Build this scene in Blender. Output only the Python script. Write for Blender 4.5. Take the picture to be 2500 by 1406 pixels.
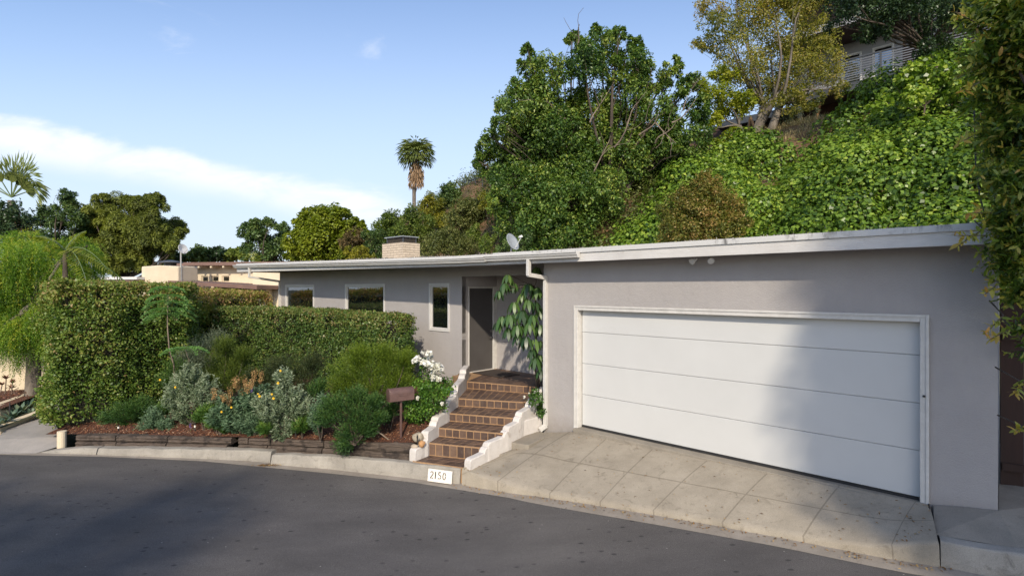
import bpy, bmesh, math, random
import numpy as np
from mathutils import Vector, noise as mnoise
random.seed(7); RNG = np.random.default_rng(11)
R = math.radians
sc = bpy.context.scene
for o in list(bpy.data.objects): bpy.data.objects.remove(o)
# ---------------------------------------------------------------- camera
EYE = 2.47; FPX = 1280.0; HX, HY = 1250.0, 704.0      # focal length in px of the 2500 px wide photograph
cd = bpy.data.cameras.new('camera'); cam = bpy.data.objects.new('camera', cd); sc.collection.objects.link(cam)
cam.location = (0, 0, EYE); cam.rotation_euler = (R(90), 0, 0)
cd.sensor_width = 36; cd.lens = 36*FPX/2500; cd.clip_start = .05; cd.clip_end = 3000; cd.shift_y = 0.0004
sc.camera = cam
# ---------------------------------------------------------------- sun and sky
SUN_EL = 31.5
w = bpy.data.worlds.new('World'); sc.world = w; w.use_nodes = True
nt = w.node_tree; nt.nodes.clear(); N = nt.nodes.new; L = nt.links.new
out = N('ShaderNodeOutputWorld'); bg = N('ShaderNodeBackground'); bg.inputs[1].default_value = 0.115
sky = N('ShaderNodeTexSky'); sky.sky_type = 'NISHITA'; sky.sun_disc = False
sky.sun_elevation = R(SUN_EL); sky.sun_rotation = R(180); sky.air_density = 1.0; sky.dust_density = 0.7; sky.ozone_density = 1.3
def M(op, a, b=None, c=None):
    n = N('ShaderNodeMath'); n.operation = op
    for i, v in enumerate((a, b, c)):
        if v is None: continue
        if isinstance(v, (int, float)): n.inputs[i].default_value = v
        else: L(v, n.inputs[i])
    return n.outputs[0]
tc = N('ShaderNodeTexCoord'); sp = N('ShaderNodeSeparateXYZ'); L(tc.outputs['Generated'], sp.inputs[0])
yy = M('MAXIMUM', sp.outputs[1], .05)
U_ = M('DIVIDE', sp.outputs[0], yy); V_ = M('DIVIDE', sp.outputs[2], yy)       # direction of view, gnomonic
cb = N('ShaderNodeCombineXYZ'); L(U_, cb.inputs[0]); L(M('MULTIPLY', V_, 2.6), cb.inputs[1])
def NZ(scale, det=8, rough=.6, vec=None, dist=0.):
    n = N('ShaderNodeTexNoise'); n.inputs['Scale'].default_value = scale; n.inputs['Detail'].default_value = det
    n.inputs['Roughness'].default_value = rough; n.inputs['Distortion'].default_value = dist
    L(vec or cb.outputs[0], n.inputs['Vector']); return n.outputs[0]
def SS(v, a, b, lo=0., hi=1.):
    n = N('ShaderNodeMapRange'); n.interpolation_type = 'SMOOTHSTEP'; L(v, n.inputs[0])
    for i, x in zip((1, 2, 3, 4), (a, b, lo, hi)):
        n.inputs[i].default_value = x
    return n.outputs[0]
# bank of cloud: upper edge falls from left to right
top = M('ADD', M('MULTIPLY', U_, -.20), .140)
n1 = NZ(4.5, 10, .58, dist=.3); n2 = NZ(1.6, 5, .5)
edge = M('ADD', top, M('MULTIPLY', M('SUBTRACT', n1, .5), .11))
upper = SS(M('SUBTRACT', edge, V_), -.004, .028)
lower = SS(M('SUBTRACT', M('SUBTRACT', V_, top), M('MULTIPLY', M('SUBTRACT', n2, .5), .12)), -.115, -.045)
rightfade = SS(U_, -.14, -.30)
bank = M('MULTIPLY', M('MULTIPLY', upper, lower), rightfade)
bank = M('MULTIPLY', bank, SS(NZ(7, 8, .6, dist=.5), .25, .6, .45, 1.))
wisp = M('MULTIPLY', SS(NZ(2.6, 9, .62, dist=.8), .60, .80), .35)
wisp = M('MULTIPLY', wisp, SS(V_, .12, .3))
lowhaze = SS(V_, .75, .0, 0.02, .06)
cloud = M('MINIMUM', M('ADD', M('MAXIMUM', bank, wisp), lowhaze), 1.)
front = SS(sp.outputs[1], .05, .2)
cloud = M('MULTIPLY', cloud, front)
mx = N('ShaderNodeMixRGB'); L(cloud, mx.inputs[0])
skb = N('ShaderNodeMixRGB'); skb.blend_type = 'MULTIPLY'; skb.inputs[0].default_value = 1; L(sky.outputs[0], skb.inputs[1]); skb.inputs[2].default_value = (1.42, 1.42, 1.50, 1)
hz = N('ShaderNodeMixRGB'); L(SS(V_, .62, .0, 0., .88), hz.inputs[0]); L(skb.outputs[0], hz.inputs[1]); hz.inputs[2].default_value = (4.4, 5.1, 6.0, 1)
L(hz.outputs[0], mx.inputs[1]); mx.inputs[2].default_value = (6.7, 7.0, 7.6, 1)
L(mx.outputs[0], bg.inputs[0]); L(bg.outputs[0], out.inputs[0])
sd = bpy.data.lights.new('sun', 'SUN'); sd.energy = 3.4; sd.angle = R(1.0); sd.color = (1, .885, .71)
so = bpy.data.objects.new('sun', sd); sc.collection.objects.link(so); so.location = (0, -30, 30)
so.rotation_euler = (R(90-SUN_EL), 0, 0)                                 # shines along +Y and down
sc.view_settings.view_transform = 'Standard'; sc.view_settings.look = 'None'
sc.view_settings.exposure = 0.40; sc.view_settings.gamma = 1; sc.view_settings.use_curve_mapping = False
sc.render.engine = 'CYCLES'
sc.cycles.max_bounces = 6; sc.cycles.diffuse_bounces = 3; sc.cycles.transmission_bounces = 3; sc.cycles.transparent_max_bounces = 4
# ---------------------------------------------------------------- frames of reference
O = np.array([1.197, 9.395]); SV = np.array([.731, -.682]); TV = np.array([.682, .731])   # along / into the facade
def H(s, t, z): p = O + s*SV + t*TV; return (float(p[0]), float(p[1]), float(z))
def V(px, py, D): return ((px-HX)*D/FPX, D, EYE-(py-HY)*D/FPX)
def G(px, py, z): D = FPX*(EYE-z)/(py-HY); return ((px-HX)*D/FPX, D, z)
def FS(px, t):                                                            # s of the facade plane t seen at px
    a = (px-HX)/FPX; k = (t + .682*O[0] + .731*O[1])/(.682*a+.731)
    return .731*(a*k-O[0]) - .682*(k-O[1]), k
# ---------------------------------------------------------------- object helpers
def link(o, parent=None):
    sc.collection.objects.link(o)
    if parent is not None: o.parent = parent
    return o
def tag(o, label=None, cat=None, group=None, kind=None):
    if label: o['label'] = label
    if cat: o['category'] = cat
    if group: o['group'] = group
    if kind: o['kind'] = kind
    return o
def thing(name, label, cat, group=None, loc=(0, 0, 0)):
    o = bpy.data.objects.new(name, None); o.empty_display_size = .2; o.location = loc
    link(o); return tag(o, label, cat, group)
def pos_part(o, parent):
    o.parent = parent
    o.matrix_parent_inverse = parent_world(parent).inverted(); return o
def parent_world(p):
    from mathutils import Matrix
    m = Matrix.Identity(4)
    chain = []
    while p is not None: chain.append(p); p = p.parent
    for q in reversed(chain): m = m @ q.matrix_parent_inverse @ q.matrix_basis
    return m
def mobj(name, verts, faces, mat, parent=None, smooth=False, bevel=0, seg=2):
    me = bpy.data.meshes.new(name); me.from_pydata([tuple(v) for v in verts], [], faces); me.update()
    bm = bmesh.new(); bm.from_mesh(me); bmesh.ops.recalc_face_normals(bm, faces=bm.faces); bm.to_mesh(me); bm.free()
    if smooth: me.polygons.foreach_set('use_smooth', [True]*len(me.polygons))
    if mat: me.materials.append(mat)
    o = bpy.data.objects.new(name, me); sc.collection.objects.link(o)
    if parent is not None: pos_part(o, parent)
    if bevel:
        m = o.modifiers.new('bevel', 'BEVEL'); m.width = bevel; m.segments = seg; m.limit_method = 'ANGLE'; m.angle_limit = R(40)
    return o
class MB:
    def __init__(s): s.v = []; s.f = []
    def add(s, v, f):
        n = len(s.v); s.v += [tuple(p) for p in v]; s.f += [tuple(i+n for i in q) for q in f]; return s
    def hexa(s, b, t):                                                     # 4 bottom + 4 top points
        return s.add(list(b)+list(t), [(3,2,1,0),(4,5,6,7),(0,1,5,4),(1,2,6,5),(2,3,7,6),(3,0,4,7)])
    def box(s, s0, s1, t0, t1, z0, z1, f=None):                            # in the facade frame
        f = f or H
        return s.hexa([f(s0,t0,z0),f(s1,t0,z0),f(s1,t1,z0),f(s0,t1,z0)], [f(s0,t0,z1),f(s1,t0,z1),f(s1,t1,z1),f(s0,t1,z1)])
    def bar(s, a, b, wd, ht, up=(0,0,1)):
        a = Vector(a); b = Vector(b); d = (b-a).normalized(); u = Vector(up); x = d.cross(u).normalized()*wd/2; y = x.cross(d).normalized()*ht/2
        return s.hexa([a-x-y,a+x-y,a+x+y,a-x+y],[b-x-y,b+x-y,b+x+y,b-x+y])
    def tube(s, pts, rad, n=8, cap=True):
        pts = [Vector(p) for p in pts]
        if isinstance(rad, (int, float)): rad = [rad]*len(pts)
        base = len(s.v); ref = Vector((.13, .21, 1)) if abs((pts[-1]-pts[0]).normalized().z) < .9 else Vector((1, .2, .1))
        for i, p in enumerate(pts):
            d = (pts[min(i+1, len(pts)-1)]-pts[max(i-1, 0)]).normalized(); x = d.cross(ref).normalized(); y = x.cross(d)
            for k in range(n):
                a = 2*math.pi*k/n; s.v.append(tuple(p + x*math.cos(a)*rad[i] + y*math.sin(a)*rad[i]))
        for i in range(len(pts)-1):
            for k in range(n):
                a = base+i*n+k; b = base+i*n+(k+1) % n; s.f.append((a, b, b+n, a+n))
        if cap:
            s.f.append(tuple(base+k for k in range(n))[::-1]); s.f.append(tuple(base+(len(pts)-1)*n+k for k in range(n)))
        return s
    def build(s, name, mat, parent=None, smooth=False, bevel=0, seg=2): return mobj(name, s.v, s.f, mat, parent, smooth, bevel, seg)
def blob(name, c, r, mat, parent=None, rough=.12, sub=3, seed=0, amp_scale=1.2):
    bm = bmesh.new(); bmesh.ops.create_icosphere(bm, subdivisions=sub, radius=1)
    for v in bm.verts:
        d = v.co.normalized(); k = 1 + rough*mnoise.noise(d*amp_scale+Vector((seed*3.1, seed, 0)))*2
        v.co = Vector((d.x*r[0]*k+c[0], d.y*r[1]*k+c[1], d.z*r[2]*k+c[2]))
    me = bpy.data.meshes.new(name); bm.to_mesh(me); bm.free(); me.materials.append(mat)
    me.polygons.foreach_set('use_smooth', [True]*len(me.polygons))
    o = bpy.data.objects.new(name, me); sc.collection.objects.link(o)
    if parent is not None: pos_part(o, parent)
    return o
# ---------------------------------------------------------------- materials
MATS = {}
def newmat(name):
    m = bpy.data.materials.new(name); m.use_nodes = True; t = m.node_tree; t.nodes.clear()
    o = t.nodes.new('ShaderNodeOutputMaterial'); b = t.nodes.new('ShaderNodeBsdfPrincipled'); t.links.new(b.outputs[0], o.inputs[0])
    return m, t, b, o
def c4(c): return (c[0], c[1], c[2], 1)
def tnoise(t, scale, det=6, rough=.55, vec=None, coord='Object', stretch=None, dist=0):
    n = t.nodes.new('ShaderNodeTexNoise'); n.inputs['Scale'].default_value = scale; n.inputs['Detail'].default_value = det
    n.inputs['Roughness'].default_value = rough; n.inputs['Distortion'].default_value = dist
    if vec is None:
        c = t.nodes.new('ShaderNodeTexCoord'); vec = c.outputs[coord]
    if stretch:
        mp = t.nodes.new('ShaderNodeMapping'); mp.inputs['Scale'].default_value = stretch[:3]
        if len(stretch) > 3: mp.inputs['Rotation'].default_value = (0, 0, stretch[3])
        t.links.new(vec, mp.inputs[0]); vec = mp.outputs[0]
    t.links.new(vec, n.inputs['Vector']); return n.outputs[0]
def tramp(t, v, stops):
    r = t.nodes.new('ShaderNodeValToRGB'); t.links.new(v, r.inputs[0]); e = r.color_ramp.elements
    while len(e) < len(stops): e.new(.5)
    for i, (p, c) in enumerate(stops): e[i].position = p; e[i].color = c4(c) if not isinstance(c, (int, float)) else (c, c, c, 1)
    return r.outputs[0]
def tmix(t, f, a, b, mode='MIX'):
    n = t.nodes.new('ShaderNodeMixRGB'); n.blend_type = mode
    for i, x in enumerate((f, a, b)):
        if isinstance(x, (int, float)): n.inputs[i].default_value = x if i == 0 else (x, x, x, 1)
        elif isinstance(x, tuple): n.inputs[i].default_value = c4(x)
        else: t.links.new(x, n.inputs[i])
    return n.outputs[0]
def tbump(t, b, h, strength, dist, chain=None):
    n = t.nodes.new('ShaderNodeBump'); n.inputs['Strength'].default_value = strength; n.inputs['Distance'].default_value = dist
    t.links.new(h, n.inputs['Height'])
    if chain is not None: t.links.new(chain, n.inputs['Normal'])
    t.links.new(n.outputs[0], b.inputs['Normal']); return n.outputs[0]
def pm(name, c1, c2=None, scale=3., rough=.7, bump=0., bscale=60., bdist=.004, metallic=0., stretch=None, spec=.5, lo=.35, hi=.65, coat=0):
    if name in MATS: return MATS[name]
    m, t, b, o = newmat(name)
    if c2 is None: c2 = tuple(x*.85 for x in c1)
    n = tnoise(t, scale, 8, .6, stretch=stretch)
    t.links.new(tramp(t, n, [(lo, c1), (hi, c2)]), b.inputs['Base Color'])
    b.inputs['Roughness'].default_value = rough; b.inputs['Metallic'].default_value = metallic; b.inputs['Specular IOR Level'].default_value = spec
    b.inputs['Coat Weight'].default_value = coat
    if bump: tbump(t, b, tnoise(t, bscale, 5, .6, stretch=stretch), bump, bdist)
    MATS[name] = m; return m
def leafmat(name, cols, rough=.5, trans=.3, spec=.4, tcol=None):
    """cols: dark..light real leaf colours picked per leaf by the 'tint' attribute"""
    if name in MATS: return MATS[name]
    m, t, b, o = newmat(name)
    a = t.nodes.new('ShaderNodeAttribute'); a.attribute_name = 'tint'
    k = len(cols); col = tramp(t, a.outputs['Fac'], [(i/(k-1) if k > 1 else 0, tuple(min(.8, x*1.13) for x in c)) for i, c in enumerate(cols)])
    t.links.new(col, b.inputs['Base Color']); b.inputs['Roughness'].default_value = rough; b.inputs['Specular IOR Level'].default_value = spec
    tr = t.nodes.new('ShaderNodeBsdfTranslucent'); c2 = tmix(t, 1., col, tcol or (1.5, 1.6, .7), 'MULTIPLY'); t.links.new(c2, tr.inputs[0])
    mx = t.nodes.new('ShaderNodeMixShader'); mx.inputs[0].default_value = trans
    t.links.new(b.outputs[0], mx.inputs[1]); t.links.new(tr.outputs[0], mx.inputs[2]); t.links.new(mx.outputs[0], o.inputs[0])
    MATS[name] = m; return m
# ---------------------------------------------------------------- foliage in numpy
def unit(a): return a/np.maximum(np.linalg.norm(a, axis=-1, keepdims=True), 1e-9)
def rdir(n): return unit(RNG.normal(size=(n, 3)))
def quadmesh(name, verts, nq, mat, tint, parent=None, quads=None):
    me = bpy.data.meshes.new(name)
    verts = np.ascontiguousarray(verts, dtype=np.float32); q = np.arange(nq*4, dtype=np.int32) if quads is None else np.ascontiguousarray(quads.ravel(), dtype=np.int32)
    me.vertices.add(len(verts)); me.vertices.foreach_set('co', verts.ravel())
    me.loops.add(nq*4); me.loops.foreach_set('vertex_index', q)
    me.polygons.add(nq); me.polygons.foreach_set('loop_start', np.arange(0, nq*4, 4, dtype=np.int32))
    me.update(calc_edges=True)
    at = me.attributes.new('tint', 'FLOAT', 'FACE'); at.data.foreach_set('value', np.clip(tint, 0, 1).astype(np.float32))
    me.materials.append(mat)
    o = bpy.data.objects.new(name, me); sc.collection.objects.link(o)
    if parent is not None: pos_part(o, parent)
    return o
def leaves(P, A, Nn, ln, wd, fold=.25):
    """P base, A long axis, Nn facing; rhombic folded leaf quads -> verts (4n,3)"""
    n = len(P); A = unit(A); S = unit(np.cross(A, Nn)); Nn = np.cross(S, A)
    ln = np.broadcast_to(np.asarray(ln, float), (n,))[:, None]; wd = np.broadcast_to(np.asarray(wd, float), (n,))[:, None]
    v = np.empty((n, 4, 3)); m = P + A*ln*.5
    v[:, 0] = P; v[:, 2] = P + A*ln - Nn*ln*.08
    v[:, 1] = m + S*wd*.5 + Nn*wd*fold; v[:, 3] = m - S*wd*.5 + Nn*wd*fold
    return v.reshape(-1, 3)
def oval_leaves(P, A, Nn, ln, wd, droop=.15):
    """longer leaf made of three quads (for near plants)"""
    n = len(P); A = unit(A); S = unit(np.cross(A, Nn)); Nn = np.cross(S, A)
    ln = np.broadcast_to(np.asarray(ln, float), (n,))[:, None]; wd = np.broadcast_to(np.asarray(wd, float), (n,))[:, None]
    st = [(0, .12, 0), (.3, .9, .06), (.68, .8, .0), (1, .05, -1)]
    v = np.empty((n, 8, 3))
    for i, (l, w_, u) in enumerate(st):
        c = P + A*ln*l + Nn*ln*(u*droop)
        v[:, 2*i] = c + S*wd*w_*.5; v[:, 2*i+1] = c - S*wd*w_*.5
    idx = np.array([[0,1,3,2],[2,3,5,4],[4,5,7,6]])[None] + (np.arange(n)*8)[:, None, None]
    return v.reshape(-1, 3), idx.reshape(-1, 4)
def clumps(C, Rr, n_per, ln, asp=.5, up=.5, out_=1., jit=.6, shell=.45, tint_c=None, tj=.25, droop=0., fold=.25, axis_up=0.):
    """leaves filling ball clumps; returns verts,tint"""
    C = np.asarray(C, float); k = len(C); Rr = np.asarray(Rr, float)
    if Rr.ndim == 1: Rr = np.repeat(Rr[:, None], 3, 1)
    idx = np.repeat(np.arange(k), n_per); n = len(idx)
    d = rdir(n); rad = (shell + (1-shell)*RNG.random(n)**.6)[:, None]
    P = C[idx] + d*rad*Rr[idx]
    Nn = unit(d*out_ + np.array([0, 0, up]) + rdir(n)*jit)
    A = unit(np.cross(Nn, rdir(n)) + np.array([0, 0, -droop + axis_up]) + d*.3)
    l = ln*(.65+.7*RNG.random(n))
    tc_ = np.full(k, .5) if tint_c is None else np.asarray(tint_c)
    t = tc_[idx] + RNG.normal(size=n)*tj
    return leaves(P, A, Nn, l, l*asp, fold), t
def lobe_clumps(lobes, n_per_m2=3.0, cr=(.25, .45), squash=.85, front=None):
    """sub-clump centres over the surface and inside of every lobe (cx,cy,cz,r)"""
    C = []; Q = []; T = []
    for (x, y, z, r) in lobes:
        n = max(6, int(4*math.pi*r*r*n_per_m2))
        d = rdir(n); rr = r*(.45+.6*RNG.random(n)**.6)
        p = np.array([x, y, z]) + d*rr[:, None]*np.array([1, 1, squash])
        C.append(p); Q.append(r*(cr[0]+(cr[1]-cr[0])*RNG.random(n))); T.append(np.full(n, .5+.12*RNG.normal())+.12*RNG.normal(size=n))
    return np.concatenate(C), np.concatenate(Q), np.concatenate(T)
def limb(mb, a, b, r0, r1, bend=.12, n=6, sides=6):
    a = np.array(a, float); b = np.array(b, float); L_ = np.linalg.norm(b-a); off = rdir(1)[0]*L_*bend; off2 = rdir(1)[0]*L_*bend*.4
    pts = []; rr = []
    for i in range(n+1):
        u = i/n; pts.append(a*(1-u)+b*u + off*math.sin(math.pi*u) + off2*math.sin(2*math.pi*u)); rr.append(r0*(1-u)+r1*u)
    mb.tube(pts, rr, sides, False); return pts
def tree(name, label, cat, base, lobes, mat, bark, leaf=.12, n_per=40, dens=2.2, cr=(.25, .42), tr=.22, asp=.5, up=.6, group=None,
         trunks=1, fork=.35, twigs=2, squash=.85, jit=.7, droop=0., shell=.35, axis_up=0., tj=.22, fold=.25, limbs=True):
    t = thing(name, label, cat, group, base)
    C, Q, T = lobe_clumps(lobes, dens, cr, squash)
    v, tt = clumps(C, Q, n_per, leaf, asp, up, 1., jit, shell, T, tj, droop, fold, axis_up)
    quadmesh('crown', v, len(tt), mat, tt, t)
    if limbs:
        mb = MB(); cz = np.mean([l[2] for l in lobes]); cx = np.mean([l[0] for l in lobes]); cy = np.mean([l[1] for l in lobes])
        b = np.array(base, float); forks = []
        for k in range(trunks):
            top_ = b + (np.array([cx, cy, cz])-b)*fork + RNG.normal(size=3)*np.array([1, .6, .3])*(.5 if trunks > 1 else .12)
            st_ = b + (RNG.normal(size=3)*np.array([.25, .25, 0]) if trunks > 1 else 0)
            limb(mb, st_-np.array([0, 0, .5]), top_, tr, tr*.75, .05, 6, 10); forks.append(top_)
        for (x, y, z, r) in lobes:
            f = min(forks, key=lambda q: (q[0]-x)**2+(q[1]-y)**2)
            pts = limb(mb, f, (x, y, z), tr*.34, tr*.06, .10, 6, 6)
            for j in range(twigs):
                d = rdir(1)[0]; d[2] = abs(d[2])*.7; s_ = pts[3+j % 3]
                limb(mb, s_, np.array([x, y, z])+d*r*.9, tr*.08, tr*.02, .15, 4, 4)
        mb.build('trunk', bark, t, smooth=True)
    return t
def px_lobes(lst, D, jd=.8):
    o = []
    for q in lst:
        d = D + (q[3] if len(q) > 3 else random.uniform(-jd, jd)); x, y, z = V(q[0], q[1], d); o.append((x, y, z, q[2]*d/FPX))
    return o
def bushy(name, label, cat, lst, D, mat, bark, leaf, n_per, dens, base_z=None, group=None, **kw):
    lb = px_lobes(lst, D, kw.pop('jd', .3)); cx = np.mean([l[0] for l in lb]); cy = np.mean([l[1] for l in lb])
    z = base_z if base_z is not None else min(l[2]-l[3] for l in lb)
    kw.setdefault('tr', .03)
    return tree(name, label, cat, (cx, cy, z), lb, mat, bark, leaf=leaf, n_per=n_per, dens=dens, group=group, **kw)
# ---------------------------------------------------------------- surface materials
stucco_warm = None
def stucco(name, c, lo=.9):
    m, t, b, o = newmat(name)
    n = tnoise(t, 1.1, 6, .6); col = tramp(t, n, [(.3, c), (.7, tuple(x*lo for x in c))])
    st = tnoise(t, 5, 7, .7, stretch=(2.5, 2.5, .35)); col = tmix(t, .035, col, tramp(t, st, [(.3, 0.25), (.6, 1.)]), 'MULTIPLY')
    L2 = t.nodes.new('ShaderNodeTexCoord'); s = t.nodes.new('ShaderNodeSeparateXYZ'); t.links.new(L2.outputs['Object'], s.inputs[0])
    mr = t.nodes.new('ShaderNodeMapRange'); mr.inputs[1].default_value = .18; mr.inputs[2].default_value = -.12; t.links.new(s.outputs[2], mr.inputs[0])
    dn = tnoise(t, 7, 6, .7); ml = t.nodes.new('ShaderNodeMath'); ml.operation = 'MULTIPLY'; t.links.new(mr.outputs[0], ml.inputs[0]); t.links.new(dn, ml.inputs[1])
    col = tmix(t, ml.outputs[0], col, (.23, .20, .17)); t.links.new(col, b.inputs['Base Color'])
    b.inputs['Roughness'].default_value = .85; b.inputs['Specular IOR Level'].default_value = .25
    k = tbump(t, b, tnoise(t, 9, 5, .6), .35, .02); tbump(t, b, tnoise(t, 75, 4, .65), .9, .007, k)
    return m
m_stucco = stucco('grey_stucco', (.40, .375, .365))
m_white = pm('white_paint', (.60, .585, .56), (.54, .525, .505), 4, .45, .15, 30, .003)
m_trim = pm('off_white_trim', (.60, .58, .55), (.52, .50, .47), 9, .5, .25, 40, .003)
def whitewash():
    m, t, b, o = newmat('whitewashed_plaster')
    n = tnoise(t, 6, 8, .65); col = tramp(t, n, [(.25, (.62, .58, .545)), (.60, (.55, .51, .475)), (.74, (.36, .30, .26))])
    n2 = tnoise(t, 28, 5, .6); col = tmix(t, tramp(t, n2, [(.68, 0.), (.78, .5)]), col, (.42, .33, .27))
    t.links.new(col, b.inputs['Base Color']); b.inputs['Roughness'].default_value = .8
    k = tbump(t, b, tnoise(t, 12, 5, .6), .5, .02); tbump(t, b, tnoise(t, 80, 4, .6), .4, .004, k); return m
m_wash = whitewash()
def asphalt():
    m, t, b, o = newmat('asphalt')
    big = tnoise(t, .22, 5, .55, dist=.6); mid = tnoise(t, 1.5, 6, .6, stretch=(.6, 1.5, 1)); fine = tnoise(t, 190, 3, .8)
    col = tramp(t, big, [(.32, (.080, .074, .073)), (.68, (.120, .110, .102))])
    col = tmix(t, .5, col, tramp(t, mid, [(.3, .62), (.7, 1.3)]), 'MULTIPLY')
    col = tmix(t, .8, col, tramp(t, fine, [(.28, .30), (.5, .92), (.70, 2.3)]), 'MULTIPLY')
    v = t.nodes.new('ShaderNodeTexVoronoi'); v.inputs['Scale'].default_value = 6.5; c = t.nodes.new('ShaderNodeTexCoord')
    mp = t.nodes.new('ShaderNodeMapping'); mp.inputs['Scale'].default_value = (.8, 1.3, 1); t.links.new(c.outputs['Object'], mp.inputs[0]); t.links.new(mp.outputs[0], v.inputs['Vector'])
    sel = t.nodes.new('ShaderNodeMath'); sel.operation = 'LESS_THAN'; sp_ = t.nodes.new('ShaderNodeSeparateColor'); t.links.new(v.outputs['Color'], sp_.inputs[0]); t.links.new(sp_.outputs[0], sel.inputs[0]); sel.inputs[1].default_value = .36
    spot = tramp(t, v.outputs['Distance'], [(.10, 1.), (.22, 0.)]); mm = t.nodes.new('ShaderNodeMath'); mm.operation = 'MULTIPLY'; t.links.new(spot, mm.inputs[0]); t.links.new(sel.outputs[0], mm.inputs[1])
    m3 = t.nodes.new('ShaderNodeMath'); m3.operation = 'MULTIPLY'; t.links.new(mm.outputs[0], m3.inputs[0]); m3.inputs[1].default_value = .75
    col = tmix(t, m3.outputs[0], col, (.022, .021, .022))
    w2 = t.nodes.new('ShaderNodeTexVoronoi'); w2.inputs['Scale'].default_value = 9; t.links.new(c.outputs['Object'], w2.inputs['Vector'])
    s2 = t.nodes.new('ShaderNodeSeparateColor'); t.links.new(w2.outputs['Color'], s2.inputs[0]); l2 = t.nodes.new('ShaderNodeMath'); l2.operation = 'LESS_THAN'; t.links.new(s2.outputs[1], l2.inputs[0]); l2.inputs[1].default_value = .12
    sp2 = tramp(t, w2.outputs['Distance'], [(.05, 1.), (.08, 0.)]); m4 = t.nodes.new('ShaderNodeMath'); m4.operation = 'MULTIPLY'; t.links.new(sp2, m4.inputs[0]); t.links.new(l2.outputs[0], m4.inputs[1])
    col = tmix(t, m4.outputs[0], col, (.32, .30, .27))
    t.links.new(col, b.inputs['Base Color']); b.inputs['Roughness'].default_value = .82; b.inputs['Specular IOR Level'].default_value = .35
    tbump(t, b, fine, .7, .006); return m
m_asphalt = asphalt()
def concrete(name, a, b_, dark=(.12, .10, .08), stain=.55, uvlines=None, bumps=.5):
    m, t, b, o = newmat(name)
    n = tnoise(t, 2.2, 9, .65); col = tramp(t, n, [(.3, a), (.7, b_)])
    n2 = tnoise(t, 6, 8, .7, dist=1.2); col = tmix(t, tramp(t, n2, [(.55, 0.), (.78, stain)]), col, dark)
    n3 = tnoise(t, 150, 3, .7); col = tmix(t, .55, col, tramp(t, n3, [(.3, .6), (.7, 1.35)]), 'MULTIPLY')
    n4 = tnoise(t, 26, 5, .6); col = tmix(t, tramp(t, n4, [(.66, 0.), (.74, .35)]), col, dark)
    bump_h = n3
    if uvlines:
        uv = t.nodes.new('ShaderNodeUVMap'); s = t.nodes.new('ShaderNodeSeparateXYZ'); t.links.new(uv.outputs[0], s.inputs[0])
        def ln(src, pos, wd):
            a1 = t.nodes.new('ShaderNodeMath'); a1.operation = 'SUBTRACT'; t.links.new(src, a1.inputs[0]); a1.inputs[1].default_value = pos
            a2 = t.nodes.new('ShaderNodeMath'); a2.operation = 'ABSOLUTE'; t.links.new(a1.outputs[0], a2.inputs[0])
            a3 = t.nodes.new('ShaderNodeMath'); a3.operation = 'LESS_THAN'; t.links.new(a2.outputs[0], a3.inputs[0]); a3.inputs[1].default_value = wd; return a3.outputs[0]
        acc = None
        for (ax, pos, wd) in uvlines:
            k = ln(s.outputs[ax], pos, wd)
            if acc is None: acc = k
            else:
                q = t.nodes.new('ShaderNodeMath'); q.operation = 'MAXIMUM'; t.links.new(acc, q.inputs[0]); t.links.new(k, q.inputs[1]); acc = q.outputs[0]
        f = t.nodes.new('ShaderNodeMath'); f.operation = 'MULTIPLY'; f.inputs[1].default_value = .42; t.links.new(acc, f.inputs[0])
        col = tmix(t, f.outputs[0], col, dark)
    t.links.new(col, b.inputs['Base Color']); b.inputs['Roughness'].default_value = .85; b.inputs['Specular IOR Level'].default_value = .3
    k = tbump(t, b, tnoise(t, 10, 6, .65), bumps, .012); tbump(t, b, bump_h, .5, .003, k); return m
m_kerb = concrete('kerb_concrete', (.37, .34, .295), (.24, .22, .19), (.10, .09, .075), .8)
m_gutter = concrete('gutter_concrete', (.33, .29, .245), (.23, .20, .165), (.12, .085, .06), .6)
m_conc = concrete('old_concrete', (.30, .265, .215), (.22, .195, .16), (.11, .085, .06), .5)
m_drive = concrete('pale_drive_concrete', (.34, .31, .285), (.25, .235, .22), (.14, .12, .11), .4)
m_cream = pm('cream_stucco', (.66, .56, .41), (.60, .50, .36), 2, .85, .3, 60, .004)
def mulch():
    m, t, b, o = newmat('bark_mulch')
    v = t.nodes.new('ShaderNodeTexVoronoi'); v.inputs['Scale'].default_value = 38; c = t.nodes.new('ShaderNodeTexCoord'); t.links.new(c.outputs['Object'], v.inputs['Vector'])
    col = tramp(t, v.outputs['Distance'], [(.1, (.20, .075, .035)), (.5, (.11, .04, .02)), (.8, (.035, .015, .01))])
    col = tmix(t, .6, col, tramp(t, tnoise(t, 12, 6, .7), [(.3, .5), (.7, 1.4)]), 'MULTIPLY')
    t.links.new(col, b.inputs['Base Color']); b.inputs['Roughness'].default_value = .9; tbump(t, b, v.outputs['Distance'], 1., .02); return m
m_mulch = mulch()
m_earth = pm('hill_earth', (.26, .145, .075), (.13, .075, .04), 1.6, .95, .8, 8, .08)
m_scrub = pm('scrub_ground', (.07, .065, .03), (.035, .04, .018), 1.3, .95, .8, 6, .1)
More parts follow.
